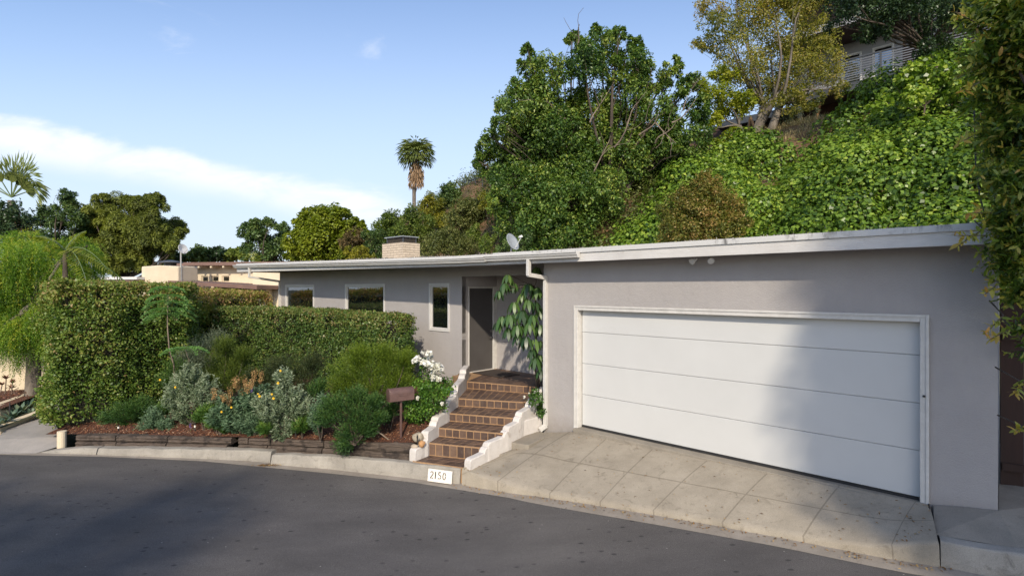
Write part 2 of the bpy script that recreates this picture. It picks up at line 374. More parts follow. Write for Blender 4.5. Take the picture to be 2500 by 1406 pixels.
def sleeper_mat():
    m, t, b, o = newmat('weathered_sleeper')
    at = t.nodes.new('ShaderNodeUVMap'); g = tnoise(t, 3, 9, .7, vec=at.outputs[0], stretch=(1.1, 16, 1), dist=.6)
    col = tramp(t, g, [(.28, (.018, .013, .010)), (.5, (.085, .062, .048)), (.72, (.21, .165, .13))])
    s = tnoise(t, 5, 5, .6); col = tmix(t, tramp(t, s, [(.52, 0.), (.62, .8)]), col, (.022, .016, .013))
    t.links.new(col, b.inputs['Base Color']); b.inputs['Roughness'].default_value = .9; tbump(t, b, g, 1., .02); return m
m_sleeper = sleeper_mat()
m_bark = pm('bark', (.10, .075, .055), (.045, .033, .026), 6, .9, .9, 22, .02, stretch=(1, 1, .3))
m_barkl = pm('pale_bark', (.26, .20, .15), (.13, .10, .075), 5, .9, .7, 22, .02, stretch=(1, 1, .3))
m_barkg = pm('grey_bark', (.20, .17, .14), (.09, .075, .06), 5, .9, .7, 22, .02, stretch=(1, 1, .3))
m_black = pm('black_metal', (.02, .02, .022), (.03, .03, .03), 8, .45)
m_steel = pm('dark_steel', (.06, .065, .075), (.045, .05, .055), 5, .5)
m_dark = pm('dark_recess', (.018, .014, .012), (.012, .01, .01), 5, .95)
# ---------------------------------------------------------------- ground, road, kerb
def struct(o): o['kind'] = 'structure'; return o
ROADZ = -.65
def RD(x): return ROADZ + .058*min(max(0., x+.8), 12)
def GR(px, py, dz=0.):
    z = ROADZ+dz
    for _ in range(12): p = G(px, py, z); z = RD(p[0])+dz
    return G(px, py, z)
struct(mobj('ground', [(-900, -900, -.80), (900, -900, -.80), (900, 1500, -.80), (-900, 1500, -.80)], [(0, 1, 2, 3)], m_scrub))
edge = [(-30, 9.2), (-18, 9.8)] + [GR(x, y)[:2] for x, y in [(0, 1109), (250, 1114), (500, 1125), (650, 1140), (800, 1154), (1000, 1175), (1125, 1195), (1250, 1215), (1300, 1227), (1601, 1279), (1902, 1333), (2203, 1396)]] + [(5.15, 4.72), (7.2, 3.7), (12, .9), (20, -5)]
kface = [(-30, 9.45), (-18, 10.0)] + [GR(x, y)[:2] for x, y in [(0, 1105), (230, 1111), (500, 1121), (650, 1130), (800, 1145), (1000, 1167.5), (1125, 1183), (1250, 1203), (1300, 1210), (1601, 1258), (1902, 1312), (2143, 1359), (2290, 1383), (2500, 1424)]] + [(7.4, 3.95), (12.3, 1.2), (20.3, -4.7)]
def resample(poly, n):
    p = np.array(poly, float); d = np.r_[0, np.cumsum(np.linalg.norm(np.diff(p, axis=0), axis=1))]; u = np.linspace(0, d[-1], n)
    return np.stack([np.interp(u, d, p[:, k]) for k in range(p.shape[1])], 1)
E = resample(edge, 160); n = len(E)
rv = [(x, y, RD(x)) for x, y in E] + [(x, -60, RD(x)) for x, y in E]
struct(mobj('road', rv, [(i, i+1, n+i+1, n+i) for i in range(n-1)], m_asphalt))
# gutter strip between asphalt and kerb
K = resample(kface, 160)
def nearest(px, py): return None
gv = []; gf = []
KX = K[:, 0]; KY = K[:, 1]
for i, (x, y) in enumerate(E):
    j = int(np.argmin((KX-x)**2+(KY-y)**2)); gv += [(x, y-.02, RD(x)+.004), (KX[j], KY[j]+.06, RD(KX[j])+.012)]
gf = [(2*i, 2*i+2, 2*i+3, 2*i+1) for i in range(n-1)]
struct(mobj('gutter_strip', gv, gf, m_gutter))
# kerb profile: stations (px of the face foot, height)
def kerb(name, pts, hts, width=.16, batter=.03, mat=None, n=60, wob=.004):
    P = resample([(p[0], p[1], h) for p, h in zip(pts, hts)], n); v = []; f = []
    T = np.gradient(P[:, :2], axis=0); T = T/np.linalg.norm(T, axis=1)[:, None]; NN = np.stack([-T[:, 1], T[:, 0]], 1)
    for i in range(n):
        x, y, h = P[i]; nx, ny = NN[i]; RZ0 = RD(x); z1 = RZ0+h; wv = wob*mnoise.noise(Vector((x*3, y*3, 1)))*3
        prof = [(0, RZ0-.1), (batter*.2, RZ0+h*.3), (batter, z1-.022), (batter+.008, z1-.008), (batter+.028, z1+wv), (width, z1+.004+wv), (width, RZ0-.1)]
        v += [(x+nx*(a+wv), y+ny*(a+wv), z) for a, z in prof]
    m_ = 7
    for i in range(n-1):
        for k in range(m_-1): f.append((i*m_+k, i*m_+k+1, (i+1)*m_+k+1, (i+1)*m_+k))
    f.append(tuple(range(m_))); f.append(tuple((n-1)*m_+k for k in range(m_))[::-1])
    return mobj(name, v, f, mat or m_kerb)
def gp(lst): return [GR(x, y)[:2] for x, y in lst]
struct(kerb('kerb', gp([(85, 1107), (170, 1109), (234, 1111)]), [.01, .10, .125]))
struct(kerb('kerb', gp([(237, 1111), (500, 1121), (600, 1126), (659, 1131)]), [.125, .17, .195, .20], width=.20))
struct(kerb('kerb', gp([(661, 1135), (800, 1146), (1000, 1168), (1122, 1183)]), [.175, .215, .245, .25], width=.15, batter=.035))
struct(kerb('kerb', gp([(2297, 1385), (2500, 1425)]) + [(7.4, 3.95), (12.3, 1.2)], [.26, .26, .26, .24], width=.17))
# painted number plate on the kerb face
a = np.array(G(1044.5, 1172, ROADZ+.03)); b_ = np.array(G(1103, 1180, ROADZ+.03))
dirv = unit(b_-a)*1.0; dirv[2] = 0
def kp(u, z, off=.0):                                                      # u metres along the kerb from the plate's left edge
    nrm = np.array([dirv[1], -dirv[0], 0]); nrm = unit(nrm); bat = .035*max(0, min(1, (z-.03)/.2))
    p = np.array([a[0], a[1], 0]) + dirv*u - nrm*(bat-.012-off); return (p[0], p[1], ROADZ+z)
PW = float(np.linalg.norm((b_-a)[:2]))
t_ = thing('address_plate', 'white painted panel stencilled 2150 on the kerb in front of the tiled steps', 'house number', loc=kp(PW/2, .03))
mb = MB(); mb.hexa([kp(0, .025, -.012), kp(PW, .025, -.012), kp(PW, .025), kp(0, .025)], [kp(0, .215, -.012), kp(PW, .215, -.012), kp(PW, .215), kp(0, .215)])
m_plate = pm('worn_white_paint', (.78, .74, .68), (.70, .64, .55), 30, .6, .3, 60, .003)
mb.build('panel', m_plate, t_)
def stencil(strokes, u0, z0, w_, h_, name='digit'):
    mb = MB()
    for (x0, y0, x1, y1, th) in strokes:
        dx, dy = (x1-x0)*w_, (y1-y0)*h_; Ls = math.hypot(dx, dy); nx, ny = -dy/Ls*th/2, dx/Ls*th/2
        q = [(u0+x0*w_+nx, z0+y0*h_+ny), (u0+x0*w_-nx, z0+y0*h_-ny), (u0+x1*w_-nx, z0+y1*h_-ny), (u0+x1*w_+nx, z0+y1*h_+ny)]
        mb.add([kp(u, z, .001) for u, z in q] + [kp(u, z, .0035) for u, z in q], [(0,1,2,3),(4,7,6,5),(0,4,5,1),(1,5,6,2),(2,6,7,3),(3,7,4,0)])
    return mb.build(name, m_black, t_)
T_ = .013
def arc(cx, cy, rx, ry, a0, a1, k=7):
    pts = [(cx+rx*math.cos(R(a0+(a1-a0)*i/k)), cy+ry*math.sin(R(a0+(a1-a0)*i/k))) for i in range(k+1)]
    return [(*pts[i], *pts[i+1], T_) for i in range(k)]
d2 = arc(.5, .72, .42, .26, 165, 100, 4)+arc(.5, .72, .42, .26, 80, -35, 7)+[(.86, .56, .12, .10, T_), (.05, .04, .40, .04, T_), (.58, .04, .95, .04, T_)]
d1 = [(.5, 0, .5, 1, T_*1.3)]
d5 = [(.2, .97, .85, .97, T_), (.2, .97, .16, .60, T_)]+arc(.45, .32, .42, .28, 110, 5, 5)+arc(.45, .32, .42, .30, -8, -75, 4)+arc(.45, .32, .42, .30, -105, -150, 3)
d0 = arc(.5, .5, .42, .50, 105, 255, 9)+arc(.5, .5, .42, .50, 75, 10, 5)+arc(.5, .5, .42, .50, -2, -75, 5)
x_ = .055*PW/.39
for dg, u_ in ((d2, .10), (d1, .255), (d5, .43), (d0, .62)): stencil(dg, u_*PW, .075, .125*PW, .105)
# ---------------------------------------------------------------- garage forecourt (sloping concrete)
lip = gp([(1128, 1184), (1250, 1204), (1300, 1210), (1450, 1233), (1601, 1258), (1750, 1284), (1902, 1312), (2050, 1341), (2143, 1359), (2290, 1383)])
lz = [.245, .12, .075, .065, .065, .065, .065, .08, .12, .26]
back = [(*G(1133, 1146, -.39)[:2], -.385), (*G(1190, 1128, -.44)[:2], -.44), (*G(1262, 1094, -.34)[:2], -.33), (*G(1328, 1056, -.25)[:2], -.25), (*H(0, -.03, 0)[:2], -.085), (*H(1.5, -.03, 0)[:2], -.06), (*H(3, -.03, 0)[:2], -.03), (*H(4.3, -.03, 0)[:2], -.012), (*H(4.75, -.03, 0)[:2], -.006), (*H(4.96, -.03, 0)[:2], .0)]
nu, nv = 121, 18
fineL = resample([(x, y, RD(x)+h) for (x, y), h in zip(lip, lz)], 600); fineB = resample(back, 600)
pxL = HX+fineL[:, 0]/fineL[:, 1]*FPX; pxB = np.maximum.accumulate(HX+fineB[:, 0]/fineB[:, 1]*FPX)
jb = [1133, 1392, 1483, 1598, 1732, 1879, 2049, 2236, 2268]; jf = [1128, 1215, 1342, 1465, 1595, 1763, 1961, 2177, 2290]
def along(F, pxs, node, u):
    tgt = np.interp(u*8, range(9), node); i = np.interp(tgt, pxs, range(600)); return np.array([np.interp(i, range(600), F[:, k]) for k in range(3)])
Lp = np.array([along(fineL, pxL, jf, i/(nu-1)) for i in range(nu)]); Bp = np.array([along(fineB, pxB, jb, i/(nu-1)) for i in range(nu)])
apv = []; apuv = []
for j in range(nv):
    v_ = j/(nv-1)
    for i in range(nu):
        p = Lp[i]*(1-v_) + Bp[i]*v_
        z = p[2] + .03*math.sin(math.pi*v_) + .004*mnoise.noise(Vector((p[0]*2.5, p[1]*2.5, 0)))
        if j == 0: p = p + np.array([.0, .02*mnoise.noise(Vector((p[0]*9, 3, 0))), 0])
        apv.append((p[0], p[1], z)); apuv.append((i/(nu-1), v_))
apf = [(j*nu+i, j*nu+i+1, (j+1)*nu+i+1, (j+1)*nu+i) for j in range(nv-1) for i in range(nu-1)]
# lip face: down to the gutter
base_i = len(apv)
for i in range(nu): x, y, z = apv[i]; apv.append((x, y-.012, z-.028)); apuv.append((i/(nu-1), -.02))
for i in range(nu): x, y, z = Lp[i]; apv.append((x, y-.03, RD(x)-.08)); apuv.append((i/(nu-1), -.1))
apf += [(i, base_i+i, base_i+i+1, i+1) for i in range(nu-1)] + [(base_i+i, base_i+nu+i, base_i+nu+i+1, base_i+i+1) for i in range(nu-1)]
joints = [(0, p, .0014) for p in (.125, .25, .375, .5, .625, .75, .875)] + [(1, .47, .008)]
m_apron = concrete('forecourt_concrete', (.36, .315, .25), (.26, .225, .175), (.09, .07, .045), .7, joints)
def setuv(o, uv):
    me = o.data; l = me.uv_layers.new(name='UVMap'); vi = np.empty(len(me.loops), np.int32); me.loops.foreach_get('vertex_index', vi)
    l.data.foreach_set('uv', np.array(uv, np.float32)[vi].ravel())
ap = mobj('driveway', apv, apf, m_apron, smooth=True); setuv(ap, apuv); struct(ap)
# pavement on the right of the crack
kq = GR(2293, 1384); kr = GR(2500, 1425)
sv = [(kq[0]+.07, kq[1]+.15, RD(kq[0])+.262), (kr[0]+.09, kr[1]+.15, RD(kr[0])+.262), (7.5, 4.1, RD(7.4)+.262), (12.4, 1.35, RD(12.3)+.25), (16, 4, .3), (9.5, 9, .35), H(5.515, 2.8, .2), H(5.515, -.012, .092), H(5.2, -.012, .045), H(4.97, -.03, .0), (7.6, 6.0, .15)]
struct(mobj('pavement', sv, [(0, 8, 9), (0, 7, 8), (0, 1, 7), (1, 10, 7), (1, 2, 10), (2, 3, 4), (2, 4, 10), (10, 4, 5), (7, 10, 5), (7, 5, 6)], concrete('grey_pavement_concrete', (.30, .265, .22), (.21, .19, .16), (.10, .08, .06), .5)))
# crack line between the slabs
mb = MB(); c0 = np.array(H(4.93, -.05, .01)); c1 = np.array([kq[0]+.04, kq[1]+.14, RD(kq[0])+.262]); pts = []
for i in range(9):
    u = i/8; p = c0*(1-u)+c1*u; p[2] = p[2]+.012*math.sin(math.pi*u)-.004; pts.append(p+np.array([.02*mnoise.noise(Vector((i*1.7, 0, 2))), 0, 0]))
mb.tube(pts, .008, 5); struct(mb.build('crack', m_dark))
# ---------------------------------------------------------------- garden bed
def soil_z(x, y):
    # front edge follows the sleepers, rises towards the house
    xs = [-9.4, -7, -4.5, -2.5, -1.4, 0]; fz = np.interp(x, xs, [-.36, -.33, -.26, -.17, -.12, -.1])
    fy = np.interp(x, xs, [10.25, 10.1, 9.65, 9.1, 8.9, 8.8]); d = max(0, y-fy)
    return float(fz + min(.30, d*.16) + .02*mnoise.noise(Vector((x*1.5, y*1.5, 0))))
gx = np.linspace(-9.0, -1.0, 90); gv = []; gf = []
rt = lambda y: np.interp(y, [8.6, 9, 9.8, 10.4, 11.5, 13], [-1.60, -1.50, -1.22, -1.10, -1.0, -1.0])
ny_ = 70
for j in range(ny_):
    for i in range(90):
        u = i/89; v_ = j/(ny_-1)
        y0 = None; xl = -9.05; y = 8.75 + v_*11; xr = rt(y); x = xl*(1-u)+xr*u
        fy = np.interp(x, [-9.4, -7, -4.5, -2.5, -1.4, 0], [10.25, 10.1, 9.65, 9.1, 8.9, 8.8]); y = max(y, fy-.06)
        gv.append((x, y, soil_z(x, y)+.012*mnoise.noise(Vector((x*14, y*14, 0)))))
gf = [(j*90+i, j*90+i+1, (j+1)*90+i+1, (j+1)*90+i) for j in range(ny_-1) for i in range(89)]
o = mobj('garden_soil', gv, gf, m_mulch); struct(o)
# bark chips (uncountable)
nc = 9000; xs = RNG.uniform(-8.8, -1.3, nc); fy = np.interp(xs, [-9.4, -7, -4.5, -2.5, -1.4, 0], [10.25, 10.1, 9.65, 9.1, 8.9, 8.8]); ys = fy + RNG.random(nc)**1.5*2.6
zs = np.array([soil_z(x, y) for x, y in zip(xs, ys)])+.012; P = np.stack([xs, ys, zs], 1)[np.less(xs, rt(ys)-.05)]
nn = unit(np.array([0, 0, 1.])+rdir(len(P))*.5); A = unit(np.cross(nn, rdir(len(P))))
q = quadmesh('bark_chips', leaves(P, A, nn, RNG.uniform(.025, .075, len(P)), RNG.uniform(.008, .02, len(P)), .1), len(P), leafmat('chip', [(.10, .035, .018), (.22, .08, .035), (.30, .14, .07), (.42, .30, .20)], .8, 0.), RNG.random(len(P)))
tag(q, 'reddish brown bark chips scattered over the garden bed', 'mulch', kind='stuff')
# sleepers: two courses
def sleeper(p0, p1, z0a, z1a, z0b, z1b, label, depth=.19, seed=0, group='railway sleepers edging the garden bed'):
    p0 = np.array(p0[:2]); p1 = np.array(p1[:2]); d = p1-p0; Lm = np.linalg.norm(d); d = d/Lm; nr = np.array([-d[1], d[0]])
    n = max(6, int(Lm/.06)); v = []; uv = []; f = []; m_ = 12
    for i in range(n+1):
        u = i/n; z0 = z0a*(1-u)+z0b*u; z1 = z1a*(1-u)+z1b*u; hh = z1-z0
        prof = [(0, .12), (-.012, .3), (0, .5), (-.010, .75), (.008, .93), (.03, 1.), (depth*.5, 1.0), (depth-.02, 1.), (depth, .9), (depth, .5), (depth, .05), (.02, .0)]
        for k, (a_, h) in enumerate(prof):
            wv = .014*mnoise.noise(Vector((u*Lm*2.2+seed*7, h*9+a_*10, seed)))+.010*mnoise.noise(Vector((u*Lm*9, h*22, seed+5)))
            q = p0 + d*(u*Lm) + nr*(a_+wv); v.append((q[0], q[1], z0+hh*h+wv*.6)); uv.append((u*Lm+seed*3.3, (k/12)*.6+seed))
    for i in range(n):
        for k in range(m_): f.append((i*m_+k, i*m_+(k+1) % m_, (i+1)*m_+(k+1) % m_, (i+1)*m_+k))
    f.append(tuple(range(m_))); f.append(tuple(n*m_+k for k in range(m_))[::-1])
    o = mobj('railway_sleeper', v, f, m_sleeper, smooth=False); setuv(o, uv); tag(o, label, 'sleeper', group); return o
def kl(px, dy=.185): 
    y = np.interp(px, [85, 230, 500, 650, 800, 1000, 1125], [1107, 1111, 1121, 1130, 1145, 1167.5, 1183]); g = G(px, y, ROADZ); return (g[0], g[1]+dy)
segs = [(163, 262, 'top', 'short split sleeper at the far left end of the top course, beside the hedge foot'),
        (263, 391, 'top', 'warped sleeper with a wavy lower edge, second from the hedge in the top course'),
        (392, 551, 'top', 'blackened square sleeper of the top course ending at the loose diagonal timber'),
        (163, 264, 'low', 'thin low sleeper under the short split one by the hedge foot'),
        (265, 388, 'low', 'thin low sleeper under the warped one, left half of the bed'),
        (389, 541, 'low', 'thin grey low sleeper whose right end meets the gap in the edging'),
        (567, 592, 'top', 'stub of upright pale ended timber right of the gap in the edging'),
        (593, 780, 'top', 'long dark top sleeper right of the gap, below the yellow flowered silver shrub'),
        (781, 1001, 'top', 'top sleeper with scorched patches between the juniper and the white stair wall'),
        (567, 640, 'low', 'short low sleeper under the stub timber right of the gap'),
        (641, 776, 'low', 'low sleeper under the long dark top one, centre of the edging'),
        (777, 997, 'low', 'low sleeper with a pale splintered end touching the white stair wall')]
def topz(px): return np.interp(px, [163, 550, 780, 1000], [-.345, -.30, -.215, -.145])
def botz(px): return np.interp(px, [163, 550, 780, 1000], [-.545, -.515, -.48, -.45])
for i, (a0, a1, lv, lab) in enumerate(segs):
    def zz(px): T1 = topz(px); B1 = botz(px); mid = B1 + (T1-B1)*(.42 if px < 560 else .45); return (mid+.004, T1) if lv == 'top' else (B1-.06, mid-.004)
    za, zb = zz(a0), zz(a1); off = .0 if lv == 'top' else -.012
    sleeper(kl(a0+1, .20+off), kl(a1-1, .20+off), za[0], za[1], zb[0], zb[1], lab, seed=i+1)
sleeper(V(552, 1060, 9.9), V(595, 1038, 10.6), -.32, -.19, -.28, -.14, 'loose short timber lying diagonally on the soil over the gap in the edging', depth=.14, seed=17)
# ---------------------------------------------------------------- the house
house = thing('house', 'low grey stucco house with flat white edged roof, wide white garage door and entry alcove', 'house', loc=H(-3, 0, 0))
def wallgrid(name, f, ss, zs_, holes, thick, mat, parent):
    """wall in a plane: f(s,z,depth) ; ss/zs breakpoints ; holes set of (i,j) cells"""
    mb = MB()
    for i in range(len(ss)-1):
        for j in range(len(zs_)-1):
            if (i, j) in holes: continue
            mb.add([f(ss[i], zs_[j], 0), f(ss[i+1], zs_[j], 0), f(ss[i+1], zs_[j+1], 0), f(ss[i], zs_[j+1], 0)], [(0, 1, 2, 3)])
            for (di, dj, q) in ((-1, 0, (0, 3)), (1, 0, (1, 2)), (0, -1, (0, 1)), (0, 1, (3, 2))):
                if (i+di, j+dj) in holes or i+di < 0 or i+di >= len(ss)-1:
                    c = [(ss[i], zs_[j]), (ss[i+1], zs_[j]), (ss[i+1], zs_[j+1]), (ss[i], zs_[j+1])]
                    a, b = c[q[0]], c[q[1]]; mb.add([f(*a, 0), f(*b, 0), f(*b, thick), f(*a, thick)], [(0, 1, 2, 3)])
    return mb.build(name, mat, parent)
TW = .6
# garage front wall: door opening s -.09 .. 4.97 , z ..2.16
wallgrid('garage_wall', lambda s, z, d: H(s, d, z), [-.81, -.072, FS(2263, -.022)[0]-.003, 5.51], [-.6, 2.137, 3.02], {(1, 0)}, .35, m_stucco, house)
wallgrid('side_wall', lambda t, z, d: H(5.51-d, t, z), [0.001, 7], [-.6, 3.02], set(), .2, m_stucco, house)
wallgrid('side_wall', lambda t, z, d: H(-.81+d, t, z), [0.001, 1.77], [-.6, 3.02], set(), .2, m_stucco, house)
# left wing with three windows
def wz(s): return 2.97 + max(0, (-3.0-s))*.0105
wins = [(697, 767), (843, 940), (1048, 1098)]; WS = [(FS(a_, TW)[0], FS(b_, TW)[0]) for a_, b_ in wins]
SB = [-13.9, WS[0][0], WS[0][1], WS[1][0], WS[1][1], WS[2][0], WS[2][1], -3.82]
k3 = FS(1098, TW)[1]; WB3 = EYE-(811-HY)*k3/FPX
WT = [2.585, 2.585, 2.585]; WBs = [1.25, 1.25, WB3]
print('WS', WS, 'WB3', WB3)
wallgrid('wing_wall', lambda s, z, d: H(s, TW+d, z), SB, [-.3, 1.25, WB3, 2.60, 3.05], {(1, 1), (1, 2), (3, 1), (3, 2), (5, 2)}, .12, m_stucco, house)
wallgrid('side_wall', lambda t, z, d: H(-13.9+d, t, z), [TW+.001, 7], [-.6, 3.1], set(), .2, m_stucco, house)
# entry alcove
wallgrid('entry_wall', lambda s, z, d: H(s, 1.77+d, z), [-3.82, -.61], [-.3, 2.9], set(), .1, m_stucco, house)
wallgrid('entry_wall', lambda t, z, d: H(-3.82-d, t, z), [TW+.001, .80, 1.69, 1.77], [-.3, .44, 2.515, 2.9], {(1, 1)}, .12, m_stucco, house)
MB().box(-3.82, -.81, TW, TW+.14, 2.75, 3.05).build('lintel', m_stucco, house)
MB().box(-3.82, -.81, TW+.14, 1.77, 2.82, 2.95).build('alcove_ceiling', m_stucco, house)
MB().box(-14, 5.3, 6.8, 7, -.6, 3.0).build('rear_wall', m_stucco, house)
# roof slab
FT = -.42
def RZ(s, top):                                                            # roof edge heights along the front
    sl = max(0, -3.0-s)
    return (3.135 + sl*.0125 + max(0, (-.2-s))*.006) if top else (2.925 + sl*.0075 + max(0, -s)*.004)
def roofbox(s0, s1, t0, t1, dz0, dz1, name, mat, parent, n=12, bevel=0):
    mb = MB(); ss = np.linspace(s0, s1, n+1)
    for i in range(n):
        a_, b_ = ss[i], ss[i+1]
        z = lambda s, w_: (dz0(s) if w_ == 0 else dz1(s))
        v = [H(a_, t0, z(a_, 0)), H(b_, t0, z(b_, 0)), H(b_, t1, z(b_, 0)), H(a_, t1, z(a_, 0)), H(a_, t0, z(a_, 1)), H(b_, t0, z(b_, 1)), H(b_, t1, z(b_, 1)), H(a_, t1, z(a_, 1))]
        f = [(3,2,1,0),(4,5,6,7),(0,1,5,4),(2,3,7,6)] + ([(3,0,4,7)] if i == 0 else []) + ([(1,2,6,5)] if i == n-1 else [])
        mb.add(v, f)
    return mb.build(name, mat, parent, bevel=bevel)
SL, SR = FS(578, FT)[0], 6.05
m_roof = pm('white_roof_membrane', (.62, .60, .57), (.40, .37, .33), 3, .8, .4, 30, .01)
m_soffit = pm('soffit_paint', (.36, .34, .335), (.32, .30, .295), 3, .7)
roofbox(SL+.03, SR-.03, FT+.04, 7.4, lambda s: RZ(s, 0)+.05, lambda s: RZ(s, 1)-.02, 'roof', m_roof, house)
roofbox(SL+.03, SR-.03, FT+.041, 7.3, lambda s: RZ(s, 0)+.02, lambda s: RZ(s, 0)+.047, 'soffit', m_soffit, house)
def woodpaint():
    m, t, b, o = newmat('painted_fascia_board')
    tcn = t.nodes.new('ShaderNodeTexCoord'); mp = t.nodes.new('ShaderNodeMapping'); mp.inputs['Rotation'].default_value = (0, 0, math.atan2(.682, .731)); t.links.new(tcn.outputs['Object'], mp.inputs[0])
    g = tnoise(t, 3.5, 9, .65, vec=mp.outputs[0], stretch=(.5, .5, 14), dist=.9)
    col = tramp(t, tnoise(t, 2, 7, .6), [(.3, (.61, .59, .565)), (.7, (.52, .50, .475))])
    col = tmix(t, tramp(t, g, [(.60, 0.), (.70, .4)]), col, (.40, .36, .32)); t.links.new(col, b.inputs['Base Color']); b.inputs['Roughness'].default_value = .6
    tbump(t, b, g, .8, .008); return m
m_fascia = woodpaint()
roofbox(SL, SR, FT, FT+.038, lambda s: RZ(s, 0), lambda s: RZ(s, 1)-.045, 'fascia', m_fascia, house, 20)
mb = MB()                                                                  # rakes at both ends
mb.hexa([H(SL, FT+.04, RZ(SL, 0)), H(SL+.03, FT+.04, RZ(SL, 0)), H(SL+.03, 7.4, RZ(SL, 0)), H(SL, 7.4, RZ(SL, 0))], [H(SL, FT+.04, RZ(SL, 1)-.045), H(SL+.03, FT+.04, RZ(SL, 1)-.045), H(SL+.03, 7.4, RZ(SL, 1)-.045), H(SL, 7.4, RZ(SL, 1)-.045)])
mb.build('rake_board', m_fascia, house); mb = MB()
mb.hexa([H(SR-.03, FT+.04, RZ(SR, 0)), H(SR, FT+.04, RZ(SR, 0)), H(SR, 7.4, RZ(SR, 0)), H(SR-.03, 7.4, RZ(SR, 0))], [H(SR-.03, FT+.04, RZ(SR, 1)-.045), H(SR, FT+.04, RZ(SR, 1)-.045), H(SR, 7.4, RZ(SR, 1)-.045), H(SR-.03, 7.4, RZ(SR, 1)-.045)])
mb.build('rake_board', m_fascia, house)
def dripmat():
    m, t, b, o = newmat('stained_drip_edge')
    n = tnoise(t, 9, 8, .7, stretch=(1, 1, .4)); n2 = tnoise(t, 1.1, 5, .6)
    f = t.nodes.new('ShaderNodeMath'); f.operation = 'MULTIPLY'; t.links.new(tramp(t, n, [(.50, 0.), (.62, 1.)]), f.inputs[0]); t.links.new(tramp(t, n2, [(.50, 0.), (.60, .85)]), f.inputs[1])
    col = tmix(t, f.outputs[0], (.56, .55, .53), (.06, .055, .05)); t.links.new(col, b.inputs['Base Color']); b.inputs['Roughness'].default_value = .5; return m
m_drip = dripmat()
SK = FS(1205, FT)[0]
roofbox(SK, SR+.02, FT-.022, FT+.10, lambda s: RZ(s, 1)-.06, lambda s: RZ(s, 1)+.014, 'drip_edge', m_drip, house, 14)
roofbox(SL-.02, SK-.001, FT-.020, FT+.10, lambda s: RZ(s, 1)-.062, lambda s: RZ(s, 1)-.002, 'drip_edge', m_white, house, 10)
# loose gravel along the roof edge
ng = 2600; ss_ = RNG.uniform(SL+.1, SR-.1, ng); keep = np.array([mnoise.noise(Vector((s*.9, 3, 0))) > -.12 for s in ss_]); ss_ = ss_[keep]; ng = len(ss_)
P = np.array([H(s, FT+.02+.3*RNG.random()**2, RZ(s, 1)+.012) for s in ss_]); nn = rdir(ng)
q = quadmesh('roof_gravel', leaves(P, np.cross(nn, rdir(ng)), nn, RNG.uniform(.015, .045, ng), RNG.uniform(.015, .03, ng), .4), ng, leafmat('gravelchips', [(.05, .045, .04), (.16, .14, .12), (.34, .31, .27)], .9, 0.), RNG.random(ng)); q['kind'] = 'stuff'; pos_part(q, house)
# gutter, K profile
GR = FS(1417, FT)[0]; GL = SL-.03
def gutter(name, s0, s1, drop):
    prof = [(-.022, 0), (-.022, -.10), (-.085, -.10), (-.098, -.068), (-.118, -.052), (-.128, -.020), (-.142, -.016), (-.142, .004), (-.128, .004), (-.128, -.008), (-.10, -.05), (-.03, -.085), (-.03, 0)]
    n = 16; v = []; f = []
    for i in range(n+1):
        s = s0+(s1-s0)*i/n; z = RZ(s, 1)-.052+drop
        v += [H(s, FT+a_, z+b_) for a_, b_ in prof]
    m_ = len(prof)
    for i in range(n):
        for k in range(m_): f.append((i*m_+k, i*m_+(k+1) % m_, (i+1)*m_+(k+1) % m_, (i+1)*m_+k))
    for e in (0, n):
        base_ = len(v); s = s0 if e == 0 else s1; z = RZ(s, 1)-.052+drop
        v += [H(s+(-.003 if e == 0 else .003), FT+a_, z+b_) for a_, b_ in prof[:9]]; f.append(tuple(base_+k for k in range(9)))
    return mobj(name, v, f, m_white, house)
gutter('gutter', GL, SK-.15, -.004); gutter('gutter', SK-.15+.004, GR, .008)
# downspouts
def downspout(pts, w1=.062, w2=.075, name='downspout'):
    mb = MB()
    for a_, b_ in zip(pts[:-1], pts[1:]):
        a_ = Vector(a_); b_ = Vector(b_); d = (b_-a_).normalized(); a_ = a_-d*.018; b_ = b_+d*.018
        up = (SV[0], SV[1], 0) if abs(d.z) > .6 else (0, 0, 1); mb.bar(a_, b_, w2 if abs(d.z) > .6 else w1, w1 if abs(d.z) > .6 else w2, up)
    return mb.build(name, m_trim, house, bevel=.006)
s1 = FS(1290, FT-.06)[0]; kz = FS(1290, FT-.06)[1]; zt = RZ(s1, 1)-.155; zb = EYE-(671-HY)*kz/FPX
s2 = -.745; downspout([H(s1, FT-.055, zt), H(s1, FT-.055, zb), H(s2, -.035, EYE-(678-HY)*9.8/FPX), H(s2, -.035, -.10)])
downspout([H(s2, -.036, -.115), H(s2-.03, -.15, -.17)], .07, .08)
s3 = FS(608, FT-.06)[0]; k_ = FS(608, FT-.06)[1]
downspout([H(s3, FT-.055, RZ(s3, 1)-.155), H(s3, FT-.055, EYE-(676-HY)*k_/FPX), H(-13.82, TW-.035, EYE-(687-HY)*19.1/FPX), H(-13.82, TW-.035, 0)])
